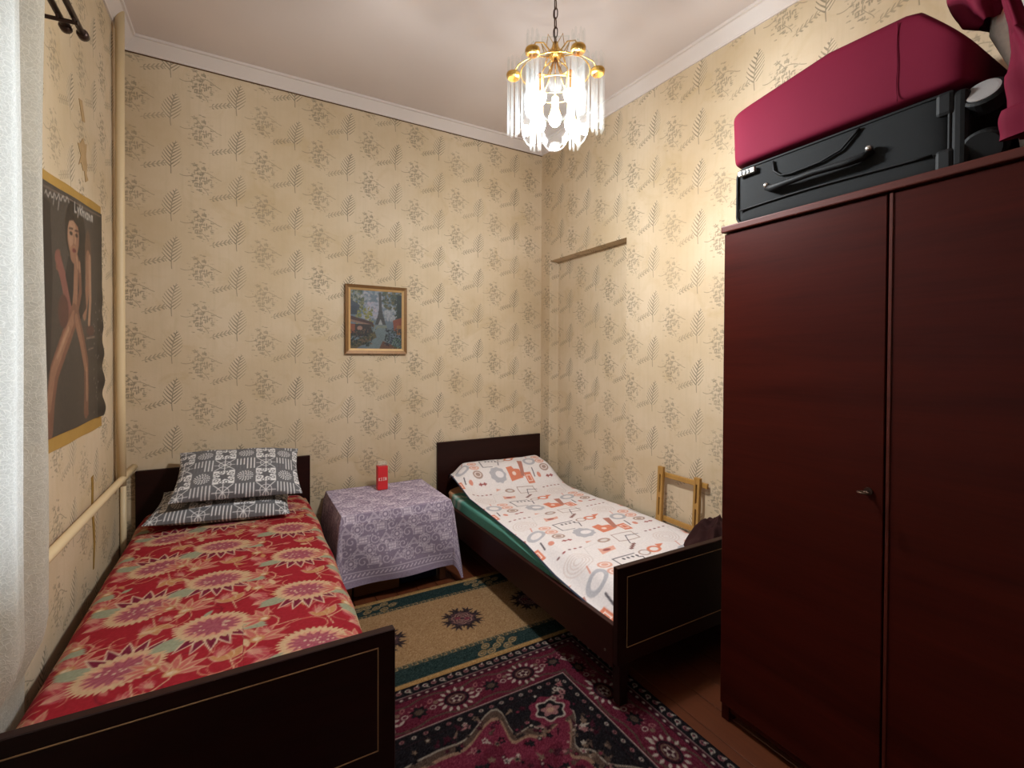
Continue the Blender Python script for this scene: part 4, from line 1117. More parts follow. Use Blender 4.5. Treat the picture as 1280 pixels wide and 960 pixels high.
# ------------------------------------------------------------------ poster on the left wall
def poster():
    pt = thing('poster', 'dark poster of a seated woman with bare legs, on mustard backing paper', 'poster', (XL, 2.33, 1.0))
    ya, yb_ = 1.86, 2.765
    def top(y): return 1.945 + (y - 2.08) * 0.10
    def botm(y): return 1.025 - (y - 2.08) * (-0.01)
    n = 40
    ys = np.linspace(ya, yb_, n)[None, :]; t = np.linspace(0, 1, n)[:, None]
    zt = top(ys); zb_ = botm(ys)
    edge = np.clip((ys - (yb_ - 0.05)) / 0.05, 0, 1)
    P = np.stack([XL + 0.003 + 0.002 * np.sin(ys * 20 + t * 6) + 0 * t, ys - edge * 0.006 * (1 + np.sin(t * 30)), zb_ + (zt - zb_) * t], -1)
    bk = grid_mesh('backing_paper', P, None, plain('mustard_backing', (168, 130, 62), 0.7, var=0.15, nscale=12), pt)
    bk['label'] = 'mustard yellow backing paper'
    # print
    pa, pb, q0, q1 = 1.89, 2.735, 1.07, 1.925
    w, h = pb - pa, q1 - q0
    cv = Canvas(w, h, 0.0042, (66, 57, 50))
    Yg, Zg = cv.x[None, :] + pa, cv.y[:, None] + q0
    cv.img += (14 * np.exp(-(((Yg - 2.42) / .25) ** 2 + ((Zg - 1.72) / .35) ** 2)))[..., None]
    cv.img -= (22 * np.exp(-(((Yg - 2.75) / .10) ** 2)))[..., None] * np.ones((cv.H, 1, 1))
    def Q(y, z): return (y - pa, z - q0)
    SK, SK2, SK3, HR = (158, 112, 86), (128, 84, 64), (182, 138, 108), (34, 26, 24)
    cv.poly([Q(1.89, 1.9), Q(2.10, 1.86), Q(2.12, 1.62), Q(2.09, 1.30), Q(1.89, 1.2)], (36, 28, 28))
    cv.ell(*Q(2.34, 1.80), .10, .115, HR); cv.ell(*Q(2.42, 1.74), .085, .14, HR); cv.ell(*Q(2.53, 1.70), .05, .13, (104, 76, 58)); 
    # arms, hands held to the mouth
    cv.line([Q(2.17, 1.685), Q(2.22, 1.62), Q(2.30, 1.47)], .055, (140, 86, 74)); cv.line([Q(2.18, 1.70), Q(2.165, 1.655)], .03, SK2)
    cv.line([Q(2.53, 1.72), Q(2.52, 1.60), Q(2.47, 1.50)], .060, SK); cv.line([Q(2.555, 1.72), Q(2.56, 1.55), Q(2.54, 1.46)], .035, SK3)
    cv.line([Q(2.36, 1.69), Q(2.35, 1.58), Q(2.325, 1.475)], .060, SK); cv.line([Q(2.40, 1.68), Q(2.41, 1.58), Q(2.345, 1.475)], .045, SK2); cv.line([Q(2.35, 1.66), Q(2.345, 1.52)], .016, SK3)
    cv.poly([Q(2.27, 1.70), Q(2.46, 1.70), Q(2.50, 1.52), Q(2.40, 1.47), Q(2.27, 1.50), Q(2.22, 1.58)], (30, 24, 24), 0.75)
    cv.line([Q(2.36, 1.69), Q(2.35, 1.58), Q(2.325, 1.475)], .050, SK); cv.line([Q(2.40, 1.68), Q(2.41, 1.58), Q(2.345, 1.475)], .036, SK2); cv.line([Q(2.17, 1.685), Q(2.22, 1.62), Q(2.30, 1.47)], .045, (140, 86, 74))
    # face
    cv.ell(*Q(2.33, 1.778), .066, .075, SK); cv.ell(*Q(2.315, 1.785), .045, .055, SK3); cv.ell(*Q(2.33, 1.715), .040, .035, SK)
    cv.poly([Q(2.24, 1.80), Q(2.26, 1.855), Q(2.34, 1.87), Q(2.41, 1.84), Q(2.42, 1.76), Q(2.385, 1.82), Q(2.33, 1.838), Q(2.275, 1.83)], HR)
    for y in (2.302, 2.366): cv.ell(*Q(y, 1.787), .016, .007, (44, 30, 26)); cv.line([Q(y - .02, 1.803), Q(y + .018, 1.806)], .006, (50, 34, 28))
    cv.line([Q(2.335, 1.785), Q(2.330, 1.752), Q(2.340, 1.748)], .006, SK2); cv.ell(*Q(2.336, 1.728), .022, .008, (112, 44, 44))
    # fingers
    for k in range(4): cv.line([Q(2.345 + k * .018, 1.715 - k * .009), Q(2.362 + k * .015, 1.675 - k * .006)], .013, SK3 if k % 2 else SK)
    cv.line([Q(2.335, 1.712), Q(2.342, 1.680)], .013, SK)
    # legs meeting at the knees
    cv.line([Q(2.33, 1.49), Q(2.24, 1.40), Q(2.13, 1.29), Q(2.09, 1.20), Q(2.07, 1.10)], .085, SK2); cv.line([Q(2.325, 1.485), Q(2.22, 1.39), Q(2.115, 1.285), Q(2.075, 1.18)], .045, SK); cv.line([Q(2.27, 1.44), Q(2.16, 1.34)], .016, SK3)
    cv.line([Q(2.36, 1.48), Q(2.43, 1.39), Q(2.49, 1.30), Q(2.495, 1.20), Q(2.485, 1.12)], .070, SK2); cv.line([Q(2.355, 1.475), Q(2.43, 1.375), Q(2.485, 1.29)], .040, SK); cv.line([Q(2.50, 1.28), Q(2.50, 1.16)], .016, SK3)
    cv.leaf(*Q(2.47, 1.135), .07, .04, -.6, SK2)
    cv.ell(*Q(2.22, 1.50), .05, .06, (92, 56, 48)); cv.ell(*Q(2.56, 1.43), .06, .02, (92, 58, 50)); cv.line([Q(2.50, 1.40), Q(2.62, 1.405)], .006, (150, 124, 110)); cv.line([Q(2.53, 1.355), Q(2.60, 1.36)], .005, (150, 124, 110))
    for k in range(26): cv.ell(*Q(random.uniform(2.60, 2.72), random.uniform(1.09, 1.60)), .004, .004, (150, 140, 130))
    cv.line([Q(1.95, 1.905), Q(2.72, 1.912)], .004, (140, 120, 104))
    # headline in thin script and in bold letters
    LT = (190, 180, 170)
    sq = [Q(2.05 + .011 * i, 1.883 + .010 * math.sin(i * 1.7) + .001 * i) for i in range(22)]
    cv.line(sq, .005, LT); cv.line([Q(2.13, 1.86), Q(2.14, 1.89)], .005, LT); cv.line([Q(2.175, 1.85), Q(2.19, 1.895)], .005, LT)
    xx = 2.345
    for ch in (((0, 1, 0, 0), (0, 0, .6, 0)), ((0, .6, .3, 0), (.6, .6, .1, -.4)), ((0, 1, 0, 0), (0, .55, .6, 0), (0, .3, .6, .7)), ((0, 1, 0, 0), (0, .5, .6, .5), (.6, .5, .6, 0)),
               ((0, .6, .3, 0), (.3, 0, .6, .6)), ((0, 0, 0, .6), (0, .6, .6, .6), (.6, .6, .6, 0), (.6, 0, 0, 0)), ((0, 0, 0, .6), (0, .6, .6, .3), (.6, .3, .6, 0)), ((0, 0, 0, .6), (0, .6, .6, .6), (.6, .6, .6, 0), (.3, .6, .3, .1))):
        for a, b2, c, d in ch: cv.line([Q(xx + a * .032, 1.874 + b2 * .034), Q(xx + c * .032, 1.874 + d * .034)], .0085, (206, 198, 188))
        xx += .034
    cv.speckle(3, 1); cv.img *= 0.88
    U = cv.x[None, :] + pa; V = cv.y[:, None] / h
    U, V = U * np.ones_like(V), V * np.ones_like(U)
    zt = top(U) - 0.036; zb_ = botm(U) + 0.05
    rip = np.clip((U - 2.66) / 0.07, 0, 1) * np.clip(0.75 - V, 0, 0.75) / 0.75
    P = np.stack([XL + 0.009 + 0.002 * np.sin(U * 14) + 0.007 * rip * (1 + np.sin(V * 46)), U - 0.010 * rip * (1 + np.sin(V * 46 + 1)), zb_ + (zt - zb_) * V], -1)
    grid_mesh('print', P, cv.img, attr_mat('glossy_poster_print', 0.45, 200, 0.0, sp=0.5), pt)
poster()

# ------------------------------------------------------------------ framed picture on the back wall
def picture():
    x0, x1, z0, z1 = 0.580, 0.990, 1.366, 1.823
    pt = thing('framed_picture', 'gilt-framed painting of a tower above a leafy city street on the back wall', 'picture', ((x0 + x1) / 2, YB, z0))
    M_G = plain('worn_gilt', (122, 86, 48), 0.45, metal=0.3, var=0.3, nscale=60, bmp=0.3); M_G2 = plain('pale_gilt_fillet', (186, 150, 100), 0.45, metal=0.2, var=0.15, nscale=40)
    fwid = 0.036
    def mitre(name, a0, a1, inner, ya_, yb2, mat):
        # four mitred bars
        (ox0, ox1, oz0, oz1), (ix0, ix1, iz0, iz1) = a0, a1
        O = [(ox0, oz0), (ox1, oz0), (ox1, oz1), (ox0, oz1)]; I = [(ix0, iz0), (ix1, iz0), (ix1, iz1), (ix0, iz1)]
        for k in range(4):
            q = [O[k], O[(k + 1) % 4], I[(k + 1) % 4], I[k]]
            bm = bmesh.new()
            f0 = [bm.verts.new((x, yb2, z)) for x, z in q]
            md = [bm.verts.new((x, ya_ if j < 2 else ya_ + 0.006, z)) for j, (x, z) in enumerate(q)]
            bm.faces.new(f0); bm.faces.new(md[::-1])
            for j in range(4): bm.faces.new((f0[j], f0[(j + 1) % 4], md[(j + 1) % 4], md[j]))
            from_bm(name, bm, mat, pt)
    i = 0.020; j = 0.034
    mitre('frame_bar', (x0, x1, z0, z1), (x0 + i, x1 - i, z0 + i, z1 - i), 0, YB - 0.026, YB - 0.002, M_G)
    mitre('fillet', (x0 + i, x1 - i, z0 + i, z1 - i), (x0 + j, x1 - j, z0 + j, z1 - j), 0, YB - 0.019, YB - 0.002, M_G2)
    w, h = (x1 - x0) - 2 * j + 0.004, (z1 - z0) - 2 * j + 0.004
    cv = Canvas(w, h, 0.0026, (126, 140, 150))
    def Q(a, b2): return (a * w, b2 * h)               # 0..1, y up
    r = random.Random(5)
    def dab(n, x0_, x1_, y0_, y1_, cols, s0, s1):
        for _ in range(n * 3): cv.ell(*Q(r.uniform(x0_, x1_), r.uniform(y0_, y1_)), r.uniform(s0, s1) * w * .6, r.uniform(s0, s1) * w * .4, r.choice(cols), r.uniform(0, 3), alpha=.85)
    dab(60, .2, 1, .5, 1.0, [(150, 160, 168), (176, 178, 184), (120, 136, 150), (196, 190, 196)], .04, .09)
    dab(16, .3, .55, .55, .8, [(206, 190, 200), (186, 186, 200)], .04, .07); dab(14, .65, .9, .5, .75, [(196, 196, 196), (176, 180, 182)], .03, .06)
    # tower
    cv.poly([Q(.54, .98), Q(.59, .98), Q(.60, .70), Q(.62, .60), Q(.68, .42), Q(.47, .42), Q(.53, .60), Q(.545, .70)], (84, 82, 78))
    cv.poly([Q(.53, .42), Q(.62, .42), Q(.575, .52)], (190, 190, 186)); cv.line([Q(.50, .52), Q(.65, .52)], .004, (62, 60, 58)); cv.line([Q(.53, .64), Q(.615, .64)], .004, (62, 60, 58))
    # foliage left, roofs and awnings
    dab(40, 0, .24, .62, 1.0, [(96, 104, 66), (140, 136, 84), (178, 176, 160), (76, 86, 60)], .03, .06); dab(30, .10, .42, .42, .72, [(150, 148, 60), (176, 164, 76), (112, 118, 56)], .02, .05)
    dab(30, .62, 1.0, .70, 1.0, [(96, 96, 56), (128, 112, 66), (60, 72, 56), (84, 92, 64)], .03, .06); cv.rect(*[v for v in (w * .90, w * 1.0)], h * .30, h * .95, (36, 50, 42)); dab(26, .86, 1.0, .3, .95, [(36, 52, 42), (56, 70, 50)], .02, .05)
    cv.poly([Q(0, .84), Q(.18, .74), Q(.16, .66), Q(0, .70)], (74, 80, 92)); cv.rect(0, w * .13, h * .58, h * .72, (58, 66, 78))
    cv.poly([Q(0, .56), Q(.42, .46), Q(.46, .38), Q(.30, .40), Q(0, .50)], (92, 58, 44)); cv.poly([Q(0, .50), Q(.40, .42), Q(.40, .39), Q(0, .46)], (170, 130, 110))
    cv.rect(0, w * .40, h * .22, h * .42, (70, 56, 46)); cv.rect(0, w * .09, h * .26, h * .42, (170, 96, 60)); cv.ell(*Q(.18, .35), w * .05, w * .045, (186, 140, 120))
    cv.poly([Q(.82, .50), Q(1, .56), Q(1, .28), Q(.84, .32)], (158, 84, 56)); cv.rect(w * .9, w, h * .25, h * .42, (178, 120, 66))
    # street, river and cafe tables
    cv.poly([Q(.46, .40), Q(.68, .40), Q(.78, 0), Q(.30, 0)], (136, 150, 152)); cv.rect(w * .50, w * .70, h * .36, h * .41, (150, 156, 140))
    cv.poly([Q(.10, 0), Q(.50, .20), Q(.46, .30), Q(0, .10), Q(0, 0)], (116, 102, 76)); cv.poly([Q(.55, 0), Q(.62, .14), Q(1, 0)], (128, 90, 70))
    dab(60, 0, .42, .05, .32, [(40, 50, 40), (56, 70, 50), (84, 80, 50), (150, 110, 90), (34, 34, 34)], .015, .04)
    dab(70, .66, 1.0, .06, .36, [(40, 42, 52), (60, 64, 76), (40, 58, 44), (120, 122, 128), (30, 34, 34)], .012, .035)
    dab(20, .80, 1.0, 0, .2, [(60, 96, 66), (44, 76, 52), (150, 176, 150)], .012, .03)
    dab(14, .38, .5, .2, .42, [(176, 156, 96), (60, 50, 40), (120, 120, 60)], .01, .02)
    cv.speckle(5, 1)
    cv.img = np.clip((cv.img - 120) * 1.15 + 120, 0, 255) * 0.66
    U = cv.x[None, :] + x0 + j - 0.002; V = cv.y[:, None] + z0 + j - 0.002
    P = np.stack([U * np.ones_like(V), np.full((cv.H, cv.W), YB - 0.010), V * np.ones_like(U)], -1)
    grid_mesh('canvas', P, cv.img, attr_mat('painted_canvas', 0.5, 400, 0.2, sp=0.4), pt)
picture()

# ------------------------------------------------------------------ wooden frame on the right bed, dark garment
wf = thing('wooden_stretcher_frame', 'small bare pine frame propped against the right wall on the bed', 'frame', (2.09, 1.79, 0.40))
def bar(name, y0, y1, z0, z1, x0, x1, slot=None):
    bm = bmesh.new()
    if slot is None: b_box(bm, x0, x1, y0, y1, z0, z1, 0.002)
    else:
        ym0, ym1 = (y0 + y1) / 2 - 0.005, (y0 + y1) / 2 + 0.005
        b_box(bm, x0, x1, y0, ym0, z0, z1, 0.0015); b_box(bm, x0, x1, ym1, y1, z0, z1, 0.0015)
        cuts = [z0] + [v for s in slot for v in s] + [z1]
        for a, c in zip(cuts[::2], cuts[1::2]): b_box(bm, x0 + 0.001, x1 - 0.001, ym0 - 0.001, ym1 + 0.001, a, c, 0.0008)
    # lean slightly on the wall
    for v in bm.verts: v.co.x -= (0.725 - v.co.z) * 0.05
    from_bm(name, bm, M_FRAMEW, wf)
bar('upright_bar', 1.905, 1.943, 0.400, 0.725, 2.072, 2.092, [(0.45, 0.55), (0.58, 0.68)])
bar('upright_bar', 1.655, 1.693, 0.400, 0.715, 2.072, 2.092, [(0.45, 0.55), (0.58, 0.68)])
bar('cross_bar', 1.625, 1.960, 0.665, 0.692, 2.094, 2.108)
bar('cross_bar', 1.625, 1.965, 0.420, 0.446, 2.094, 2.108)
def garment():
    n = 90
    U, V = np.meshgrid(np.linspace(-1, 1, n), np.linspace(-1, 1, n))
    rr = np.hypot(U, V); sq = np.maximum(np.abs(U), np.abs(V)); k = np.where(rr > 1e-6, sq / np.maximum(rr, 1e-6), 1)
    U, V = U * k, V * k; rr = np.hypot(U, V); an = np.arctan2(V, U)
    edge = 1 + 0.10 * np.sin(3 * an + 1) + 0.06 * np.sin(7 * an)
    ridge = 1 - np.abs(wav(U * 1.0, V, 51, 5.0)); ridge2 = 1 - np.abs(wav(U, V, 52, 11.0))
    h = np.clip(1 - rr ** 2, 0, 1) ** 0.75 * (0.55 + 0.35 * ridge + 0.18 * ridge2) * (1 + 0.25 * U)
    x = np.minimum(1.965 + U * 0.135 * edge, 2.108); y = 1.485 + V * 0.115 * edge
    P = np.stack([x, np.maximum(y, RYF + 0.032), 0.428 + 0.150 * h], -1)
    o = grid_mesh('garment', P, None, M_DARKCL, base=(1.965, 1.485, 0.428))
    tag(o, 'crumpled dark brown garment at the foot of the white bed cover', 'garment')
garment()

# ------------------------------------------------------------------ luggage on the wardrobe
sc = thing('suitcase', 'black soft suitcase lying flat on top of the wardrobe', 'suitcase', (1.83, 0.83, WZ))
def slim(P): return P
soft_box('shell', 1.600, 2.085, 0.500, 1.140, WZ + 0.001, 2.052, M_SUIT, sc, p=14, amp=0.0015, n=44, seed=2)
def rrect_path(y0, y1, z0, z1, r, x, n=6):
    pts = []
    for cy, cz, a0 in ((y1 - r, z1 - r, 0), (y0 + r, z1 - r, PI / 2), (y0 + r, z0 + r, PI), (y1 - r, z0 + r, 3 * PI / 2)):
        for k in range(n + 1): a = a0 + k / n * PI / 2; pts.append((x, cy + r * math.cos(a), cz + r * math.sin(a)))
    return pts + pts[:1]
bm = bmesh.new(); b_tube(bm, rrect_path(0.515, 1.125, WZ + 0.012, 2.044, 0.030, 1.604), 0.005, 8, caps=False)
from_bm('piping', bm, M_BLACKP, sc, smooth=True)
bm = bmesh.new(); b_tube(bm, [(1.597, y, 1.895 + 0.004 * math.sin(y * 9)) for y in np.linspace(0.55, 1.11, 16)], 0.0035, 8)
from_bm('zip', bm, M_BLACKP, sc, smooth=True)
# pocket panel outline
bm = bmesh.new()
pk = [(1.596, 0.985, 2.030), (1.594, 0.98, 1.995), (1.593, 0.955, 1.972), (1.593, 0.92, 1.967), (1.593, 0.83, 1.972), (1.593, 0.77, 1.988), (1.594, 0.735, 2.02), (1.596, 0.72, 2.035)]
b_tube(bm, pk, 0.004, 8); from_bm('pocket_seam', bm, M_BLACKP, sc, smooth=True)
bm = bmesh.new()
hp_ = [(1.592, 1.005, 1.945), (1.582, 0.98, 1.934), (1.576, 0.93, 1.935), (1.572, 0.84, 1.938), (1.576, 0.75, 1.936), (1.582, 0.705, 1.94), (1.592, 0.685, 1.955)]
b_tube(bm, hp_, [0.010, 0.013, 0.011, 0.010, 0.011, 0.013, 0.010], 10)
hd = from_bm('carry_handle', bm, M_BLACKP, sc, smooth=True)
for y, z in ((1.000, 1.950), (0.690, 1.960)):
    bm = bmesh.new(); b_tube(bm, [(1.592, y, z), (1.579, y, z), (1.574, y, z)], [0.009, 0.009, 0.005], 12); s = from_bm('stud', bm, M_NICKEL, hd, smooth=True); s['label'] = 'shiny metal stud'
bm = bmesh.new(); b_box(bm, 1.583, 1.600, 1.045, 1.112, 2.012, 2.034, 0.005, 2)
lk = from_bm('combination_lock', bm, M_NICKEL, sc); lk['label'] = 'grey metal combination lock'
for k in range(3): box('lock_dial', 1.581, 1.584, 1.062 + k * 0.014, 1.070 + k * 0.014, 2.017, 2.029, M_BLACKP, lk, bev=0.001)
bm = bmesh.new(); b_box(bm, 1.600, 2.085, 0.478, 0.520, WZ + 0.004, 2.046, 0.016, 3)
from_bm('base_plate', bm, M_BLACKP, sc)
for z0_, z1_ in ((WZ + 0.006, 1.90), (1.985, 2.05)): box('corner_guard', 1.596, 1.650, 0.505, 0.545, z0_, z1_, M_BLACKP, sc, bev=0.010, seg=2)
M_HUB = plain('grey_hub', (150, 146, 144), 0.4, metal=0.3, bmp=0)
for xw in (1.632, 2.04):
    for zw in (2.012, 1.886):
        ax = Vector((-0.86, 0.0, 0.5)).normalized() if zw > 1.95 else Vector((0.9, 0.0, 0.4)).normalized(); c0 = Vector((xw, 0.455, zw)); P_ = lambda t: tuple(c0 + ax * t)
        bm = bmesh.new(); b_tube(bm, [P_(-0.022), P_(-0.018), P_(0.016), P_(0.020)], [0.038, 0.044, 0.044, 0.038], 24)
        wl = from_bm('wheel', bm, M_BLACKP, sc, smooth=False)
        bm = bmesh.new(); b_tube(bm, [P_(0.019), P_(0.0225), P_(0.0235)], [0.034, 0.034, 0.028], 24)
        h_ = from_bm('hub_cap', bm, M_HUB, wl); h_['label'] = 'grey wheel hub cap'
        bm = bmesh.new(); b_box(bm, xw - 0.010, xw + 0.035, 0.470, 0.502, zw - 0.032, zw + 0.022, 0.008, 2); from_bm('wheel_fork', bm, M_BLACKP, wl)

def bag():
    t = thing('storage_bag', 'large burgundy zipped fabric bag lying on top of the black suitcase', 'bag', (1.85, 0.82, 2.055))
    def shp(P):
        y = P[..., 1]; z = P[..., 2]
        f = np.clip((z - 2.058) / 0.2, 0, 1)
        topz = np.interp(y, [0.46, 0.51, 0.58, 0.64, 0.80, 1.00, 1.15], [0.085, 0.150, 0.238, 0.262, 0.258, 0.232, 0.205])
        zz2 = 2.058 + f * topz + (z - 2.058) * 0.0 + np.minimum(z - 2.058, 0)
        # sag of the left end over the suitcase edge
        P[..., 2] = zz2
        P[..., 1] = y + 0.012 * f * (y > 1.0)
        return P
    o = soft_box('bag_body', 1.592, 2.105, 0.474, 1.150, 2.058, 2.258, M_BURG, t, p=13, amp=0.0045, seed=33, n=70, shape=shp, k0=12)
    for yy_, nm in ((0.628, 'end_seam'),):
        bm = bmesh.new(); b_tube(bm, [(1.592 - 0.0015, yy_ + 0.0012 * math.sin(z * 60), z) for z in np.linspace(2.068, 2.285, 14)], 0.0012, 6); from_bm(nm, bm, M_BURG, t, smooth=True)
bag()

def bundle():
    t = thing('bedding_bundle', 'tied burgundy bedding bundle showing white printed cloth, on the wardrobe near the edge', 'bundle', (1.85, 0.26, WZ))
    # white printed core
    n = 60
    m = attr_mat('white_printed_bedding', 0.85, 500, 0.2)
    o = soft_box('inner_bedding', 1.650, 2.08, 0.115, 0.474, WZ + 0.014, 2.36, m, t, p=7.0, amp=0.008, seed=44, n=n, k0=14, shape=lambda P: np.stack([P[..., 0], np.minimum(P[..., 1], np.interp(P[..., 2], [2.06, 2.11], [0.402, 0.48])), P[..., 2]], -1))
    me = o.data; nv = len(me.vertices); co = np.empty(nv * 3, np.float32); me.vertices.foreach_get('co', co); co = co.reshape(-1, 3)
    f = wav(co[:, 1] * 1.0, co[:, 2], 7, 60); g = wav(co[:, 1], co[:, 2], 17, 48)
    c = np.where((f > 0.6)[:, None], np.array([190., 96, 66]), np.array([224., 214, 202])); c = np.where((g > 0.7)[:, None], np.array([120., 120, 130]), c)
    a = me.color_attributes.new('col', 'FLOAT_COLOR', 'POINT'); rgba = np.ones((nv, 4), np.float32); rgba[:, :3] = lin_np(c); a.data.foreach_set('color', rgba.ravel())
    # burgundy wrap: overhanging top, a slanting band, and the lower swathe
    def swathe(name, pts, w, th, seed):
        """a thick draped band following pts, (x, y, z), width along the cross direction"""
        pts = np.array(pts, float); k = np.linspace(0, 1, len(pts)); q = np.linspace(0, 1, 60)
        P0 = np.stack([np.interp(q, k, pts[:, i]) for i in range(3)], -1)
        W0 = np.interp(q, np.linspace(0, 1, len(w)), w)
        tg = np.gradient(P0, axis=0); tg /= np.linalg.norm(tg, axis=1, keepdims=True)
        nx = np.array([-1.0, 0, 0]); sd = np.cross(tg, nx); sd /= np.linalg.norm(sd, axis=1, keepdims=True) + 1e-9
        nn = np.cross(sd, tg)
        ph = np.linspace(0, 2 * PI, 36, endpoint=False)
        pr = 1 + 0.16 * np.sin(ph * 5)[None, :] + 0.10 * wav(q[:, None] * 6, ph[None, :] * 1.0, seed, 1.5)
        P = P0[:, None, :] + sd[:, None, :] * (np.cos(ph)[None, :, None] * W0[:, None, None] / 2 * pr[..., None]) + nn[:, None, :] * (np.sin(ph)[None, :, None] * th / 2 * pr[..., None])
        return grid_mesh(name, P, None, M_BURG, t, wrap_u=True)
    swathe('wrap', [(1.69, 0.475, 2.52), (1.685, 0.475, 2.42), (1.68, 0.475, 2.32), (1.68, 0.468, 2.245), (1.685, 0.458, 2.215)], [0.15, 0.15, 0.135, 0.09, 0.04], 0.11, 1)
    swathe('wrap', [(1.63, 0.445, 2.46), (1.615, 0.432, 2.36), (1.608, 0.412, 2.24), (1.605, 0.392, 2.15), (1.605, 0.375, 2.06)], [0.05, 0.03, 0.024, 0.03, 0.05], 0.05, 2)
    swathe('wrap', [(1.62, 0.31, 2.50), (1.60, 0.31, 2.38), (1.595, 0.315, 2.28), (1.60, 0.31, 2.215)], [0.20, 0.18, 0.13, 0.07], 0.10, 3)
    swathe('wrap', [(1.605, 0.385, 2.12), (1.60, 0.35, 2.05), (1.60, 0.318, 1.96), (1.605, 0.312, 1.885)], [0.03, 0.11, 0.17, 0.20], 0.09, 4)
    swathe('wrap', [(1.86, 0.27, 2.34), (1.86, 0.27, 2.50)], [0.36, 0.32], 0.40, 5)
bundle()

# ------------------------------------------------------------------ chandelier
def glass_mat(name, tint, dif, rough=0.08, sheen=0.02):
    m, nt, b = new_mat(name); nt.nodes.remove(b)
    tp = nt.nodes.new('ShaderNodeBsdfTransparent'); tp.inputs['Color'].default_value = tint
    gl = nt.nodes.new('ShaderNodeBsdfGlossy'); gl.inputs['Roughness'].default_value = rough
    df = nt.nodes.new('ShaderNodeBsdfTranslucent'); df.inputs['Color'].default_value = (0.95, 0.95, 0.93, 1)
    d2 = nt.nodes.new('ShaderNodeBsdfDiffuse'); d2.inputs['Color'].default_value = (0.95, 0.95, 0.93, 1)
    ad = nt.nodes.new('ShaderNodeMixShader'); ad.inputs[0].default_value = 0.5
    nt.links.new(df.outputs[0], ad.inputs[1]); nt.links.new(d2.outputs[0], ad.inputs[2])
    lw = nt.nodes.new('ShaderNodeLayerWeight'); lw.inputs[0].default_value = 0.18
    m1 = nt.nodes.new('ShaderNodeMixShader'); m2 = nt.nodes.new('ShaderNodeMixShader')
    nt.links.new((X(nt, lw.outputs['Facing']) * X(nt, lw.outputs['Facing']) * 0.32 + sheen).sock, m1.inputs[0]); nt.links.new(tp.outputs[0], m1.inputs[1]); nt.links.new(gl.outputs[0], m1.inputs[2])
    fac = X(nt, lw.outputs['Facing']) * dif + dif * 0.35
    nt.links.new(fac.sock, m2.inputs[0]); nt.links.new(m1.outputs[0], m2.inputs[1]); nt.links.new(ad.outputs[0], m2.inputs[2])
    nt.links.new(m2.outputs[0], nt.nodes['Material Output'].inputs[0])
    return m
def emit_mat(name, col, st):
    m, nt, b = new_mat(name); nt.nodes.remove(b)
    e = nt.nodes.new('ShaderNodeEmission'); e.inputs['Color'].default_value = col; e.inputs['Strength'].default_value = st
    n = noise(nt, texco(nt), 8, 1)
    nt.links.new(((n - 0.5) * 0.02 * st + st).sock, e.inputs['Strength'])
    nt.links.new(e.outputs[0], nt.nodes['Material Output'].inputs[0]); return m
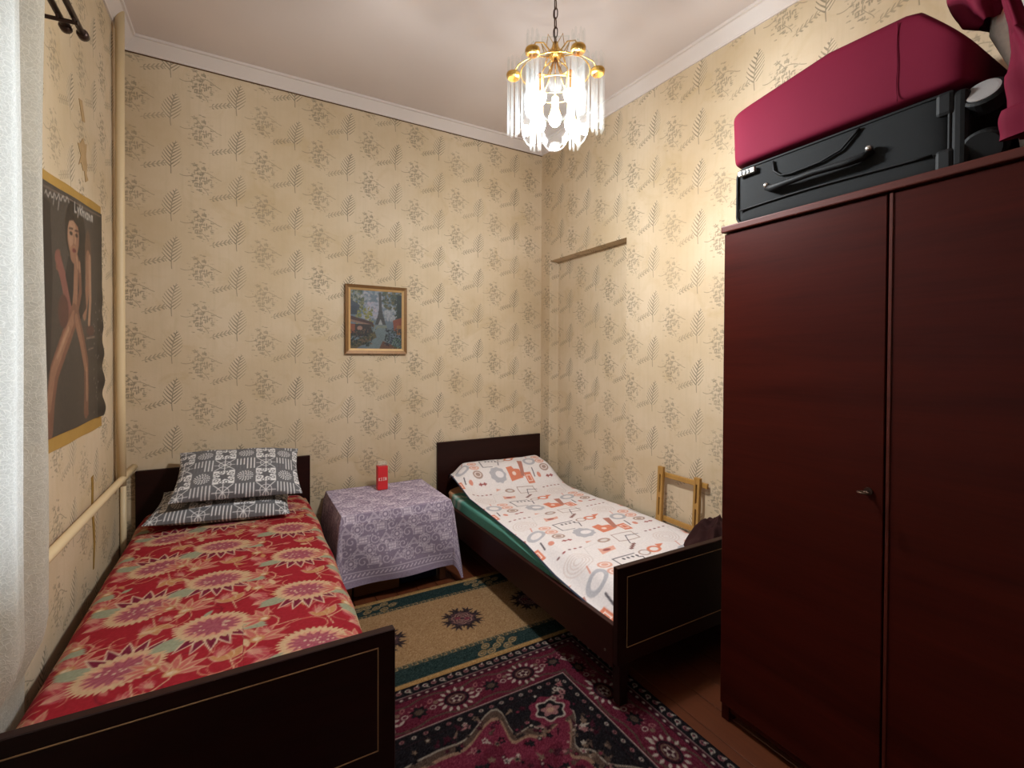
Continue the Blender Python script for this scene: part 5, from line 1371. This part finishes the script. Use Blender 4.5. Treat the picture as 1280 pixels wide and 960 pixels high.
def chandelier():
    cx, cy = 1.067, 1.544
    ztop = zc(cy) + COR
    ch = thing('chandelier', 'brass chandelier with clear glass rods and plates hanging lit from the ceiling', 'chandelier', (cx, cy, 2.2))
    base_a = math.atan2(-cy, -cx)                     # facing the door side of the room
    G_ROD = glass_mat('clear_rod_glass', (0.97, 0.98, 0.98, 1), 0.026, 0.04); G_PL = glass_mat('clear_plate_glass', (0.96, 0.97, 0.97, 1), 0.003, 0.02, 0.004)
    G_EDGE = glass_mat('polished_glass_edge', (0.95, 0.97, 0.96, 1), 0.05); M_ETCH = glass_mat('etched_glass', (1, 1, 1, 1), 0.02)
    # canopy, chain, crown
    bm = bmesh.new(); b_lathe(bm, [(0.0, 0.0), (0.012, 0.0), (0.03, 0.02), (0.055, 0.05), (0.058, 0.062), (0.0, 0.062)], 20, (cx, cy, ztop - 0.055)); from_bm('ceiling_rose', bm, M_BRASS, ch, smooth=True)
    L = 0.046; z = 2.585; k = 0
    bm = bmesh.new(); r1, r2 = 0.0085, 0.017
    pts = [(r1 * math.cos(a), 0, r2 * math.sin(a) + (0.004 if math.sin(a) > 0 else -0.004)) for a in np.linspace(0, 2 * PI, 17)]
    b_tube(bm, pts, 0.0022, 6, caps=False); me = bpy.data.meshes.new('chain_link'); bm.to_mesh(me); bm.free(); me.materials.append(M_CHAIN)
    while z < ztop - 0.05:
        o = link('chain_link', me, None, ch); o.location = (0, 0, z - 2.2); o.rotation_euler = (0, 0, (PI / 2) * (k % 2) + 0.6); z += 0.037; k += 1
    bm = bmesh.new(); b_tube(bm, [(cx + 0.004 * math.sin(q * 9), cy + 0.004 * math.cos(q * 9), q) for q in np.linspace(2.56, ztop - 0.04, 24)], 0.0022, 6); from_bm('cord', bm, M_BRONZE, ch, smooth=True)
    bm = bmesh.new(); b_lathe(bm, [(0.0, 0.050), (0.010, 0.048), (0.014, 0.03), (0.024, 0.014), (0.030, 0.0), (0.020, -0.012), (0.0, -0.014)], 16, (cx, cy, 2.535)); from_bm('crown_hub', bm, M_BRASS, ch, smooth=True)
    for k in range(6):
        a = base_a + PI * k / 3 + PI / 6
        bm = bmesh.new()
        p = lambda r, q, z: (cx + r * math.cos(a) - q * math.sin(a), cy + r * math.sin(a) + q * math.cos(a), z)
        for q in ((0.026, 0, 2.53), (0.05, 0.018, 2.553), (0.058, 0, 2.585), (0.05, -0.018, 2.553)): pass
        b_tube(bm, [p(0.024, 0, 2.532), p(0.042, 0.016, 2.550), p(0.056, 0.0, 2.585), p(0.042, -0.016, 2.550), p(0.024, 0, 2.532)], 0.0018, 6, caps=False)
        b_tube(bm, [p(0.026, 0, 2.530), p(0.036, 0.010, 2.515), p(0.040, 0, 2.495), p(0.036, -0.010, 2.515), p(0.026, 0, 2.530)], 0.0016, 6, caps=False)
        from_bm('crown_leaf', bm, M_BRASS, ch, smooth=True)
    # hoops
    for r, z in ((0.135, 2.462), (0.098, 2.40)):
        bm = bmesh.new(); b_tube(bm, [(cx + r * math.cos(a), cy + r * math.sin(a), z) for a in np.linspace(0, 2 * PI, 49)], 0.0024, 6, caps=False); from_bm('hoop', bm, M_BRASS, ch, smooth=True)
    # six rod clusters in brass cups
    RC = 0.165
    bm = bmesh.new(); b_tube(bm, [(0, 0, -0.235), (0, 0, -0.232), (0, 0, 0.060), (0, 0, 0.066)], [0.003, 0.0046, 0.0046, 0.002], 8)
    rod = bpy.data.meshes.new('glass_rod'); bm.to_mesh(rod); bm.free(); rod.materials.append(G_ROD); rod.polygons.foreach_set('use_smooth', [True] * len(rod.polygons))
    for k in range(6):
        a = base_a + PI / 6 + k * PI / 3
        px, py, pz = cx + RC * math.cos(a), cy + RC * math.sin(a), 2.465
        bm = bmesh.new(); b_lathe(bm, [(0.021, -0.016), (0.026, -0.012), (0.028, 0.0), (0.026, 0.006), (0.0, 0.007)], 18, (px, py, pz))
        b_lathe(bm, [(0.0, -0.004), (0.021, -0.004), (0.021, -0.016)], 18, (px, py, pz))
        cup = from_bm('cup', bm, M_BRASS, ch, smooth=False)
        bm = bmesh.new(); b_tube(bm, [(cx + r * math.cos(a), cy + r * math.sin(a), z) for r, z in ((0.02, 2.528), (0.09, 2.535), (0.145, 2.505), (0.163, 2.475))], 0.0026, 6); from_bm('arm', bm, M_BRASS, ch, smooth=True)
        for q in range(7):
            b2 = 2 * PI * q / 7 + k; rr = 0.021
            o = link('glass_rod', rod, None, cup); o.location = (px + rr * math.cos(b2) - cx, py + rr * math.sin(b2) - cy, pz + random.uniform(-0.004, 0.004) - 2.2)
    # six round-footed plates between them, each with a bright edge and an etched flower
    w, zt, zb_ = 0.098, 2.525, 2.213
    def outline(w, zt, zb_):
        r = w / 2; pts = [(-r, zt), (-r, zb_ + r)]
        pts += [(-r * math.cos(t), zb_ + r - r * math.sin(t)) for t in np.linspace(0, PI, 15)[1:-1]]
        return pts + [(r, zb_ + r), (r, zt)]
    for k in range(6):
        a = base_a + k * PI / 3; R = 0.122
        T = lambda q, z, d=0.0: (cx + (R + d) * math.cos(a) - q * math.sin(a), cy + (R + d) * math.sin(a) + q * math.cos(a), z)
        bm = bmesh.new(); ol = outline(w, zt, zb_)
        A = [bm.verts.new(T(q, z, -0.002)) for q, z in ol]; B = [bm.verts.new(T(q, z, 0.002)) for q, z in ol]
        bm.faces.new(A); bm.faces.new(B[::-1])
        pl = from_bm('glass_plate', bm, G_PL, ch)
        bm = bmesh.new(); b_tube(bm, [T(q, z) for q, z in ol + ol[:1]], 0.0024, 6, caps=False); from_bm('polished_edge', bm, G_EDGE, pl, smooth=True)
        bm = bmesh.new()
        for q in range(7):
            t = -0.9 + q * 0.3; s0, z0_ = 0, 2.305
            p0 = (math.sin(t) * 0.012, z0_ + math.cos(t) * 0.02); p1 = (math.sin(t) * 0.036, z0_ + 0.03 + math.cos(t) * 0.04)
            b_tube(bm, [T(p0[0], p0[1], 0.003), T((p0[0] + p1[0]) / 2, (p0[1] + p1[1]) / 2, 0.003), T(p1[0], p1[1], 0.003)], [0.0008, 0.0022, 0.0008], 5)
        for q, z in ((0, 2.398), (-0.012, 2.388), (0.013, 2.386), (-0.02, 2.36), (0.022, 2.362)): b_tube(bm, [T(q, z - 0.005, 0.003), T(q, z, 0.003), T(q, z + 0.006, 0.003)], [0.0008, 0.004, 0.0008], 5)
        e = from_bm('etched_flower', bm, M_ETCH, pl)
    # bulbs on brass sockets, one of them cooler
    ew, ec = emit_mat('warm_bulb', WARM, BULB_W), emit_mat('cool_bulb', COOL, BULB_W * 1.0)
    M_SOCK = plain('amber_socket', (196, 140, 70), 0.4, metal=0.4, bmp=0)
    spots = [(0.085, 0.72, 2.352), (0.085, -0.75, 2.345), (0.088, 2.35, 2.300), (0.088, -2.35, 2.302), (0.0, 0.0, 2.292)]
    for k, (r, da, z) in enumerate(spots):
        a = base_a + da; px, py = cx + r * math.cos(a), cy + r * math.sin(a)
        bm = bmesh.new(); b_lathe(bm, [(0.0, -0.036), (0.010, -0.0335), (0.018, -0.026), (0.0225, -0.014), (0.0240, -0.004), (0.0238, 0.002)], 14, (px, py, z))
        bulb = from_bm('bulb', bm, ec if k == 1 else ew, ch, smooth=True); bulb['label'] = 'cool white lit bulb' if k == 1 else 'warm white lit bulb'
        bm = bmesh.new(); b_lathe(bm, [(0.0, 0.0015), (0.0239, 0.0018), (0.0235, 0.008), (0.018, 0.022), (0.014, 0.034), (0.014, 0.075), (0.008, 0.082), (0.0, 0.082)], 14, (px, py, z)); from_bm('socket', bm, M_SOCK, ch, smooth=False)
        bm = bmesh.new(); b_tube(bm, [(px, py, z + 0.08), (px * .5 + cx * .5, py * .5 + cy * .5, 2.44), (cx, cy, 2.528)], 0.003, 6); from_bm('stem', bm, M_BRASS, ch, smooth=True)
chandelier()
